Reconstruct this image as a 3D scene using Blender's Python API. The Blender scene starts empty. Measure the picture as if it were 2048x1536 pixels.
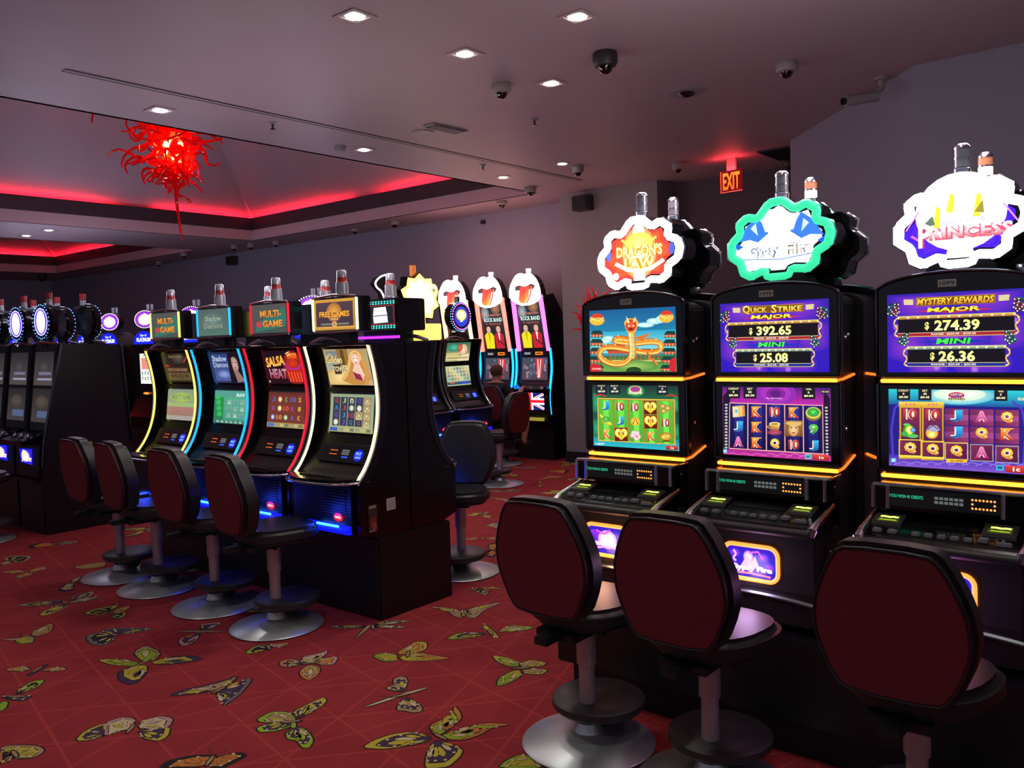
import bpy, bmesh, math, random
import numpy as np
from mathutils import Vector, Matrix
random.seed(7)
SC = bpy.context.scene
COL = SC.collection
# ------------------------------------------------------------ camera, world, exposure
CAM_H = 1.6
def camera():
    yaw, pitch, roll = math.radians(39.6), math.radians(-3.13), math.radians(-1.765)
    fw = Vector((math.cos(yaw)*math.cos(pitch), math.sin(yaw)*math.cos(pitch), math.sin(pitch)))
    rt = Vector((math.sin(yaw), -math.cos(yaw), 0))
    up = rt.cross(fw)
    c, s = math.cos(roll), math.sin(roll)
    r2 = c*rt + s*up; u2 = -s*rt + c*up
    cd = bpy.data.cameras.new('camera'); cd.sensor_width = 36; cd.lens = 36*1700/2048
    cd.clip_start = .02; cd.clip_end = 200
    o = bpy.data.objects.new('camera', cd); COL.objects.link(o)
    m = Matrix((( r2.x, u2.x, -fw.x, 0), (r2.y, u2.y, -fw.y, 0), (r2.z, u2.z, -fw.z, CAM_H), (0, 0, 0, 1)))
    o.matrix_world = m
    SC.camera = o
camera()
W = bpy.data.worlds.new('world'); SC.world = W; W.use_nodes = True
W.node_tree.nodes['Background'].inputs[0].default_value = (.62, .58, .78, 1)
W.node_tree.nodes['Background'].inputs[1].default_value = .27
SC.view_settings.view_transform = 'Standard'; SC.view_settings.look = 'None'
SC.view_settings.gamma = 1; SC.view_settings.use_curve_mapping = False
SC.view_settings.exposure = 0.0
DOWNLIGHT_W = 26.0; COVE = 130.0
ZC = 3.35   # ceiling height
# ------------------------------------------------------------ helpers
def srgb(h):
    if isinstance(h, tuple): return h
    r = [int(h[i:i+2], 16)/255 for i in (0, 2, 4)]
    return tuple((c/12.92 if c <= .04045 else ((c+.055)/1.055)**2.4) for c in r) + (1,)
def mat(name, col, rough=.5, metal=0, emit=None, strength=0, spec=.5, coat=0):
    m = bpy.data.materials.new(name); m.use_nodes = True
    p = m.node_tree.nodes['Principled BSDF']
    p.inputs['Base Color'].default_value = srgb(col); p.inputs['Roughness'].default_value = rough
    p.inputs['Metallic'].default_value = metal; p.inputs['Specular IOR Level'].default_value = spec
    p.inputs['Coat Weight'].default_value = coat
    if emit:
        p.inputs['Emission Color'].default_value = srgb(emit); p.inputs['Emission Strength'].default_value = strength
    return m
def noisy(m, scale=20, bump=.05, dist=.002, detail=3, colvar=0):
    nt = m.node_tree; p = nt.nodes['Principled BSDF']
    tc = nt.nodes.new('ShaderNodeTexCoord'); n = nt.nodes.new('ShaderNodeTexNoise')
    n.inputs['Scale'].default_value = scale; n.inputs['Detail'].default_value = detail
    nt.links.new(tc.outputs['Object'], n.inputs['Vector'])
    b = nt.nodes.new('ShaderNodeBump'); b.inputs['Strength'].default_value = bump; b.inputs['Distance'].default_value = dist
    nt.links.new(n.outputs[0], b.inputs['Height']); nt.links.new(b.outputs[0], p.inputs['Normal'])
    if colvar:
        mx = nt.nodes.new('ShaderNodeMix'); mx.data_type = 'RGBA'
        c = p.inputs['Base Color'].default_value
        mx.inputs[6].default_value = (c[0]*(1-colvar), c[1]*(1-colvar), c[2]*(1-colvar), 1)
        mx.inputs[7].default_value = (min(1, c[0]*(1+colvar)), min(1, c[1]*(1+colvar)), min(1, c[2]*(1+colvar)), 1)
        nt.links.new(n.outputs[0], mx.inputs[0]); nt.links.new(mx.outputs[2], p.inputs['Base Color'])
    return m
def glow_attr(name, strength):
    m = bpy.data.materials.new(name); m.use_nodes = True; nt = m.node_tree
    p = nt.nodes['Principled BSDF']; a = nt.nodes.new('ShaderNodeAttribute'); a.attribute_name = 'Col'
    p.inputs['Base Color'].default_value = (.01, .01, .01, 1); p.inputs['Roughness'].default_value = .25
    nt.links.new(a.outputs['Color'], p.inputs['Emission Color']); p.inputs['Emission Strength'].default_value = strength
    return m
def paint_attr(name, rough=.9):
    m = bpy.data.materials.new(name); m.use_nodes = True; nt = m.node_tree
    p = nt.nodes['Principled BSDF']; a = nt.nodes.new('ShaderNodeAttribute'); a.attribute_name = 'Col'
    p.inputs['Roughness'].default_value = rough; p.inputs['Specular IOR Level'].default_value = .2
    nt.links.new(a.outputs['Color'], p.inputs['Base Color'])
    return m
M = {}
M['black'] = noisy(mat('black_laminate', '101012', .42), 60, .04)
M['gloss'] = mat('black_gloss', '08080a', .16, coat=.3)
M['satin'] = noisy(mat('charcoal_plastic', '302d2d', .45), 200, .03)
M['chrome'] = mat('chrome', 'dce0ea', .22, 1)
M['darkchrome'] = mat('smoked_chrome', '5a5c66', .2, 1)
M['silver'] = mat('silver_strip', 'a8b0b4', .35, 1)
M['grey'] = mat('grey_plastic', '8a8a90', .5)
M['leather'] = noisy(mat('black_leather', '202022', .38), 150, .12)
M['maroon'] = noisy(mat('maroon_fabric', '702c32', .85, spec=.2), 260, .2, colvar=.15)
M['pole'] = mat('brushed_pole', 'b4a4a4', .42, .45)
M['steel'] = noisy(mat('brushed_steel_disc', 'c4cccc', .36, .7), 40, .05)
M['ceil'] = noisy(mat('ceiling_paint', 'a09298', .55, spec=.35), 3, .05, .02, colvar=.04)
M['wall'] = noisy(mat('wall_paint', '888796', .7, spec=.25), 30, .05)
M['wallp'] = noisy(mat('column_paint', '8a8688', .7, spec=.25), 30, .05)
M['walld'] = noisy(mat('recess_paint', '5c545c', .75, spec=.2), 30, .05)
M['fascia'] = mat('dark_fascia', '2e2830', .6)
M['pale'] = mat('pale_trim', 'b2a2a6', .6)
M['base'] = mat('baseboard_black', '141416', .6)
M['white'] = mat('white_plastic', '8e8886', .5)
M['lens'] = mat('dome_lens', '08080a', .08, coat=.6)
M['glassclear'] = mat('frosted_clear_plastic', '9a9ea6', .25, .3)
M['redlens'] = mat('red_lens', '8c1a1c', .3)
M['amber'] = mat('amber_plastic', 'c08060', .4, emit='c87850', strength=.35)
M['warmlit'] = mat('lit_warm_lens', 'ffe8b0', .4, emit='ffe6a8', strength=3)
M['g1'] = glow_attr('screen_glow', 1.25)
M['g2'] = glow_attr('sign_glow', 1.9)
M['g3'] = glow_attr('topper_glow', 3.6)
M['dim'] = glow_attr('dim_screen_glow', .55)
M['print'] = paint_attr('printed_label', .6)
def glow(name, col, s):
    k = 'glow_'+name
    if k not in M: M[k] = mat(k, col, .4, emit=col, strength=s)
    return M[k]

class MB:
    def __init__(s): s.bm = bmesh.new()
    def box(s, x0, x1, y0, y1, z0, z1):
        v = [s.bm.verts.new(p) for p in ((x0,y0,z0),(x1,y0,z0),(x1,y1,z0),(x0,y1,z0),(x0,y0,z1),(x1,y0,z1),(x1,y1,z1),(x0,y1,z1))]
        for f in ((3,2,1,0),(4,5,6,7),(0,1,5,4),(1,2,6,5),(2,3,7,6),(3,0,4,7)): s.bm.faces.new([v[i] for i in f])
        return s
    def prism(s, pts, a0, a1, axis='x'):
        """extrude 2D polygon along axis; pts are the other two coordinates in order"""
        def P(p, a): return (a, p[0], p[1]) if axis == 'x' else ((p[0], a, p[1]) if axis == 'y' else (p[0], p[1], a))
        A = [s.bm.verts.new(P(p, a0)) for p in pts]; B = [s.bm.verts.new(P(p, a1)) for p in pts]
        n = len(pts)
        s.bm.faces.new(A[::-1]); s.bm.faces.new(B)
        for i in range(n): s.bm.faces.new((A[i], A[(i+1) % n], B[(i+1) % n], B[i]))
        return s
    def lathe(s, prof, c=(0, 0), n=32, sx=1, sy=1):
        rings = []
        for r, z in prof:
            if r < 1e-5: rings.append([s.bm.verts.new((c[0], c[1], z))])
            else: rings.append([s.bm.verts.new((c[0]+r*sx*math.cos(2*math.pi*i/n), c[1]+r*sy*math.sin(2*math.pi*i/n), z)) for i in range(n)])
        for a, b in zip(rings, rings[1:]):
            for i in range(n):
                j = (i+1) % n
                if len(a) == 1 and len(b) == 1: continue
                if len(a) == 1: s.bm.faces.new((a[0], b[j], b[i]))
                elif len(b) == 1: s.bm.faces.new((a[i], a[j], b[0]))
                else: s.bm.faces.new((a[i], a[j], b[j], b[i]))
        for r, flip in ((rings[0], 1), (rings[-1], 0)):
            if len(r) > 1: s.bm.faces.new(r[::-1] if flip else r)
        return s
    def tube(s, path, rad, n=8, closed=False):
        P = [Vector(p) for p in path]; m = len(P); rings = []
        R = rad if isinstance(rad, (list, tuple)) else [rad]*m
        prev = None
        for i in range(m):
            if closed: t = P[(i+1) % m]-P[i-1]
            else: t = P[min(i+1, m-1)]-P[max(i-1, 0)]
            t.normalize()
            if prev is None:
                a = Vector((0, 0, 1)) if abs(t.z) < .9 else Vector((1, 0, 0))
                nx = t.cross(a).normalized()
            else:
                nx = (prev - t*prev.dot(t)).normalized()
            prev = nx; ny = t.cross(nx)
            rings.append([s.bm.verts.new(P[i]+R[i]*(math.cos(2*math.pi*k/n)*nx+math.sin(2*math.pi*k/n)*ny)) for k in range(n)])
        cnt = m if closed else m-1
        for i in range(cnt):
            a, b = rings[i], rings[(i+1) % m]
            for k in range(n): s.bm.faces.new((a[k], a[(k+1) % n], b[(k+1) % n], b[k]))
        if not closed:
            s.bm.faces.new(rings[0][::-1]); s.bm.faces.new(rings[-1])
        return s
    def sphere(s, c, r, seg=16, rings=8, sc=(1, 1, 1)):
        r0 = bmesh.ops.create_uvsphere(s.bm, u_segments=seg, v_segments=rings, radius=r)
        for v in r0['verts']: v.co = Vector((v.co.x*sc[0]+c[0], v.co.y*sc[1]+c[1], v.co.z*sc[2]+c[2]))
        return s
    def build(s, name, m, parent=None, bevel=0, smooth=False, seg=2, loc=None):
        bm = s.bm
        bmesh.ops.recalc_face_normals(bm, faces=bm.faces)
        if bevel:
            e = [e for e in bm.edges if len(e.link_faces) == 2 and e.calc_face_angle(0) > .5]
            bmesh.ops.bevel(bm, geom=e, offset=bevel, segments=seg, affect='EDGES', clamp_overlap=True)
        if smooth:
            for f in bm.faces: f.smooth = True
            for e in bm.edges:
                if len(e.link_faces) == 2 and e.calc_face_angle(0) > .7: e.smooth = False
        me = bpy.data.meshes.new(name); bm.to_mesh(me); bm.free()
        me.materials.append(m)
        o = bpy.data.objects.new(name, me); COL.objects.link(o)
        if parent: o.parent = parent
        if loc: o.location = loc
        return o
def thing(name, label, cat, loc=(0, 0, 0), rz=0, group=None):
    o = bpy.data.objects.new(name, None); COL.objects.link(o); o.location = loc; o.rotation_euler = (0, 0, rz)
    o.empty_display_size = .1
    return tag(o, label, cat, group)
def tag(o, label, cat, group=None):
    o['label'] = label; o['category'] = cat
    if group: o['group'] = group
    return o
def lamp(parent, loc, e, col=(1, .8, .85), size=.12):  # added point light without a fitting; brightens the surfaces around it
    ld = bpy.data.lights.new('topper_lamp', 'POINT'); ld.energy = e; ld.color = col; ld.shadow_soft_size = size
    l = bpy.data.objects.new('topper_lamp', ld); COL.objects.link(l); l.parent = parent; l.location = loc
def struct(o): o['kind'] = 'structure'; return o
def dup(root, loc, rz, label, group=None, skip=()):
    r = root.copy(); COL.objects.link(r); r.location = loc; r.rotation_euler = (0, 0, rz); r['label'] = label
    if group: r['group'] = group
    def rec(src, dst):
        for ch in [c for c in src.children if not any(c.name.startswith(k) for k in skip)]:
            c = ch.copy(); COL.objects.link(c); c.parent = dst; rec(ch, c)
    rec(root, r)
    return r

# ------------------------------------------------------------ flat artwork (screens, signs, carpet)
_tc = {}
def text_geo(s, bold, spacing=1.0):
    k = (s, bold, spacing)
    if k in _tc: return _tc[k]
    cu = bpy.data.curves.new('t', 'FONT'); cu.body = s; cu.size = 1; cu.resolution_u = 2; cu.offset = bold; cu.space_character = spacing
    ob = bpy.data.objects.new('t', cu); COL.objects.link(ob)
    dg = bpy.context.evaluated_depsgraph_get(); dg.update()
    me = bpy.data.meshes.new_from_object(ob.evaluated_get(dg))
    V = [(v.co.x, v.co.y) for v in me.vertices]; F = [tuple(p.vertices) for p in me.polygons]
    bpy.data.objects.remove(ob); bpy.data.curves.remove(cu); bpy.data.meshes.remove(me)
    if V:
        x0 = min(v[0] for v in V); x1 = max(v[0] for v in V); y0 = min(v[1] for v in V); y1 = max(v[1] for v in V)
        V = [((x-x0)/max(1e-6, x1-x0)-.5, (y-y0)/max(1e-6, y1-y0)-.5) for x, y in V]
    _tc[k] = (V, F)
    return _tc[k]
def homog(q):
    """quad TL,TR,BR,BL -> unit square"""
    d = [(0, 0), (1, 0), (1, 1), (0, 1)]
    A = []; b = []
    for (x, y), (X, Y) in zip(q, d):
        A.append([x, y, 1, 0, 0, 0, -X*x, -X*y]); b.append(X)
        A.append([0, 0, 0, x, y, 1, -Y*x, -Y*y]); b.append(Y)
    h = np.linalg.solve(np.array(A, float), np.array(b, float))
    return h
class Art:
    def __init__(s, quad=None, w=1, h=1):
        s.h = homog(quad) if quad else None
        if quad:
            s.w = (math.dist(quad[0], quad[1])+math.dist(quad[2], quad[3]))/2
            s.hh = (math.dist(quad[0], quad[3])+math.dist(quad[1], quad[2]))/2
        else: s.w, s.hh = w, h
        s.P = []; s.L = 0
        s.quad = quad
    def m(s, p):
        if s.h is None: return (p[0]/s.w, p[1]/s.hh)
        h = s.h; d = h[6]*p[0]+h[7]*p[1]+1
        return ((h[0]*p[0]+h[1]*p[1]+h[2])/d, (h[3]*p[0]+h[4]*p[1]+h[5])/d)
    def poly(s, pts, col, layer=None):
        cols = [srgb(c) for c in col] if isinstance(col, list) else [srgb(col)]*len(pts)
        s.P.append(([s.m(p) for p in pts], cols, s.L if layer is None else layer))
        if layer is None: s.L += 1
        return s
    def bg(s, c0, c1=None, mids=None):
        c1 = c1 or c0
        s.P.append(([(0, 0), (1, 0), (1, 1), (0, 1)], [srgb(c0), srgb(c0), srgb(c1), srgb(c1)], 0)); s.L += 1; return s
    def band(s, t0, t1, c0, c1):
        s.P.append(([(0, t0), (1, t0), (1, t1), (0, t1)], [srgb(c0), srgb(c0), srgb(c1), srgb(c1)], s.L)); s.L += 1; return s
    def rect(s, x0, y0, x1, y1, c0, c1=None):
        c1 = c1 or c0
        return s.poly([(x0, y0), (x1, y0), (x1, y1), (x0, y1)], [c0, c0, c1, c1])
    def ell(s, cx, cy, rx, ry, col, n=20, col2=None):
        if col2:   # centre colour fan
            c = s.m((cx, cy)); L = s.L; s.L += 1
            pt = [s.m((cx+rx*math.cos(2*math.pi*i/n), cy+ry*math.sin(2*math.pi*i/n))) for i in range(n)]
            for i in range(n): s.P.append(([c, pt[i], pt[(i+1) % n]], [srgb(col2), srgb(col), srgb(col)], L))
            return s
        return s.poly([(cx+rx*math.cos(2*math.pi*i/n), cy+ry*math.sin(2*math.pi*i/n)) for i in range(n)], col)
    def stroke(s, pts, w, col, col2=None, closed=False):
        L = s.L; s.L += 1; n = len(pts); c = srgb(col); e = srgb(col2 or col)
        Lf = []
        for i in range(n):
            if closed: a, b = pts[i-1], pts[(i+1) % n]
            else: a, b = pts[max(0, i-1)], pts[min(n-1, i+1)]
            dx, dy = b[0]-a[0], b[1]-a[1]; l = math.hypot(dx, dy) or 1
            ww = w[i] if isinstance(w, list) else w
            nx, ny = -dy/l*ww/2, dx/l*ww/2
            Lf.append((s.m((pts[i][0]+nx, pts[i][1]+ny)), s.m((pts[i][0]-nx, pts[i][1]-ny))))
        for i in range(n if closed else n-1):
            j = (i+1) % n
            s.P.append(([Lf[i][0], Lf[j][0], Lf[j][1], Lf[i][1]], [c, c, e, e], L))
        return s
    def text(s, t, cx, cy, w, h, col, bold=.0, slant=0, out=None, ow=.06, col2=None, rot=0, arch=0):
        if out: s.text(t, cx, cy, w, h, out, bold+ow, slant, rot=rot, arch=arch)
        V, F = text_geo(t, bold if bold > .07 else min(bold, .035))
        if not V: return s
        L = s.L; s.L += 1
        ca, sa = math.cos(rot), math.sin(rot)
        ex = 1+ (0.0 if bold < .05 else .02)
        Q = []
        for x, y in V:
            X = (x*ex+slant*y*h/w)*w; Y = -y*h*ex + arch*h*(4*x*x)
            Q.append((s.m((cx+X*ca-Y*sa, cy+X*sa+Y*ca)), y))
        a = srgb(col); b = srgb(col2 or col)
        for f in F:
            s.P.append(([Q[i][0] for i in f], [tuple(b[k]+(a[k]-b[k])*(Q[i][1]+.5) for k in range(4)) for i in f], L))
        return s
    def build(s, name, m, parent, fn, label=None):
        bm = bmesh.new(); cl = bm.loops.layers.float_color.new('Col')
        for pts, cols, L in s.P:
            pts = [(min(max(x, 0), 1), min(max(y, 0), 1)) for x, y in pts] if s.clip else pts
            vs = [bm.verts.new(fn(x, y, L)) for x, y in pts]
            try: f = bm.faces.new(vs)
            except ValueError: continue
            for l, c in zip(f.loops, cols): l[cl] = c
        me = bpy.data.meshes.new(name); bm.to_mesh(me); bm.free(); me.materials.append(m)
        o = bpy.data.objects.new(name, me); COL.objects.link(o); o.parent = parent
        if label: o['label'] = label
        return o
    clip = True
LAY = 4e-5
def flat(x0, x1, z1, z0, y):
    """map unit art to a plane facing -y (x right, y down)"""
    return lambda a, b, L: (x0+(x1-x0)*a, y-.0004-LAY*L, z1+(z0-z1)*b)
def tilt(x0, x1, z1, z0, y1, y0):
    return lambda a, b, L: (x0+(x1-x0)*a, y1+(y0-y1)*b-.0004-LAY*L, z1+(z0-z1)*b)
# ------------------------------------------------------------ room shell
def quad_obj(name, pts, m, kind=True):
    bm = bmesh.new(); bm.faces.new([bm.verts.new(p) for p in pts])
    me = bpy.data.meshes.new(name); bm.to_mesh(me); bm.free(); me.materials.append(m)
    o = bpy.data.objects.new(name, me); COL.objects.link(o)
    if kind: o['kind'] = 'structure'
    return o
CU0, CU1 = .4, 8.3
CV = [(6.43, 12.4), (14.2, 20.0)]
def ceiling():
    b = MB(); us = [-4, CU0, CU1, 10.2]; vs = [-5, CV[0][0], CV[0][1], CV[1][0], CV[1][1], 22.4]
    for i in range(3):
        for j in range(5):
            if i == 1 and j in (1, 3): continue
            b.bm.faces.new([b.bm.verts.new(p) for p in ((us[i], vs[j], ZC), (us[i], vs[j+1], ZC), (us[i+1], vs[j+1], ZC), (us[i+1], vs[j], ZC))])
    bmesh.ops.remove_doubles(b.bm, verts=b.bm.verts, dist=1e-4)
    for v0, v1 in CV:     # raised hipped tent over each coffer
        a, c, d, e = CU0-.42, CU1+.42, v0-.42, v1+.42
        z0 = ZC+.2; half = (e-d)/2; zr = z0+half*.52; r0, r1 = a+half, c-half; vm = (d+e)/2
        P = [b.bm.verts.new(p) for p in ((a, d, z0), (c, d, z0), (c, e, z0), (a, e, z0), (r0, vm, zr), (r1, vm, zr))]
        for f in ((0, 1, 5, 4), (2, 3, 4, 5), (1, 2, 5), (3, 0, 4)): b.bm.faces.new([P[i] for i in f])
    me = bpy.data.meshes.new('ceiling'); b.bm.to_mesh(me); b.bm.free(); me.materials.append(M['ceil'])
    o = bpy.data.objects.new('ceiling', me); COL.objects.link(o); o['kind'] = 'structure'
    n = 0
    for v0, v1 in CV:
        def ring(i0, i1, z0, z1, m, name):
            """rectangular collar: inner offset i0, outer offset i1"""
            b = MB()
            b.box(CU0-i1, CU1+i1, v0-i1, v0-i0, z0, z1); b.box(CU0-i1, CU1+i1, v1+i0, v1+i1, z0, z1)
            b.box(CU0-i1, CU0-i0, v0-i0, v1+i0, z0, z1); b.box(CU1+i0, CU1+i1, v0-i0, v1+i0, z0, z1)
            struct(b.build(name, m))
        ring(0, .04, ZC+.0, ZC+.17, M['pale'], 'trim_%d' % (n*3+1))
        ring(-.012, .03, ZC+.165, ZC+.365, M['fascia'], 'trim_%d' % (n*3+2))
        ring(.03, .41, ZC+.17, ZC+.2, M['fascia'], 'trim_%d' % (n*3+3))
        n += 1
ceiling()
# recessed red strips lying in the coves, with the unlit gaps between the fittings
def strips():
    red = mat('red_cove_tube', 'ff1a20', .4, emit='ff1a30', strength=COVE)
    def seg(p, q, lab):
        b = MB(); b.tube([p, q], .03, 8); o = b.build('cove_light', red)
        tag(o, lab, 'cove light', 'red cove lights hidden behind the ceiling coffer edges')
    z = ZC+.235
    for v0, v1, nm in ((CV[0][0], CV[0][1], 'near'), (CV[1][0], CV[1][1], 'far')):
        e = v1+.2; d = v0-.2; c = CU1+.2; a = CU0-.2
        fs = [(a, 5.95), (6.8, 8.3)] if nm == 'near' else [(a, 3.6), (4.0, 8.2)]
        for i, (p, q) in enumerate(fs): seg((p, e, z), (q, e, z), 'red cove light, far edge of the %s ceiling coffer, %s of the gap' % (nm, ('left', 'right')[i]))
        rs = [(v0-.1, 9.2), (10.15, v1+.1)] if nm == 'near' else [(v0-.1, 16.6), (17.0, v1)]
        for i, (p, q) in enumerate(rs): seg((c, p, z), (c, q, z), 'red cove light, right edge of the %s ceiling coffer, %s of the gap' % (nm, ('nearer side', 'farther side')[i]))
        seg((a, d, z), (8.2, d, z), 'red cove light behind the near edge of the %s ceiling coffer' % nm)
strips()
# walls
def wall(name, p, q, m, z1=ZC, th=.12):
    """vertical slab from p to q, thickness to the right hand side of p->q"""
    d = Vector((q[0]-p[0], q[1]-p[1])); n = Vector((d.y, -d.x)).normalized()*th
    b = MB(); b.prism([p, q, (q[0]+n.x, q[1]+n.y), (p[0]+n.x, p[1]+n.y)], 0, z1, 'z')
    return struct(b.build(name, m))
wall('wall_far_side', (9.15, 22.3), (9.15, 6.33), M['wall'], th=-.15)
wall('wall_end', (-4, 22.3), (9.3, 22.3), M['wall'], th=-.15)
b = MB(); b.prism([(8.7, 4.95), (9.3, 4.95), (9.3, 6.33), (8.7, 6.33)], 0, ZC, 'z'); struct(b.build('wall_column', M['wallp']))
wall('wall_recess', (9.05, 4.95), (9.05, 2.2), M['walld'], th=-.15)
wall('wall_diagonal', (7.89, 3.07), (6.28, 1.59), M['wall'], th=-.15)
wall('wall_right', (6.28, 1.59), (6.28, -6), M['wall'], th=-.15)
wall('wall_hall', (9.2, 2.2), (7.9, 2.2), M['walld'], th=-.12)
# baseboards
def basebd(name, x0, x1, y0, y1): struct(MB().box(x0, x1, y0, y1, 0, .14).build(name, M['base'], bevel=.004))
basebd('baseboard_column', 8.67, 8.70, 4.93, 6.33); basebd('baseboard_recess', 9.02, 9.05, 2.2, 4.95)
basebd('baseboard_far_side', 9.12, 9.15, 6.33, 22.1)

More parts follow.
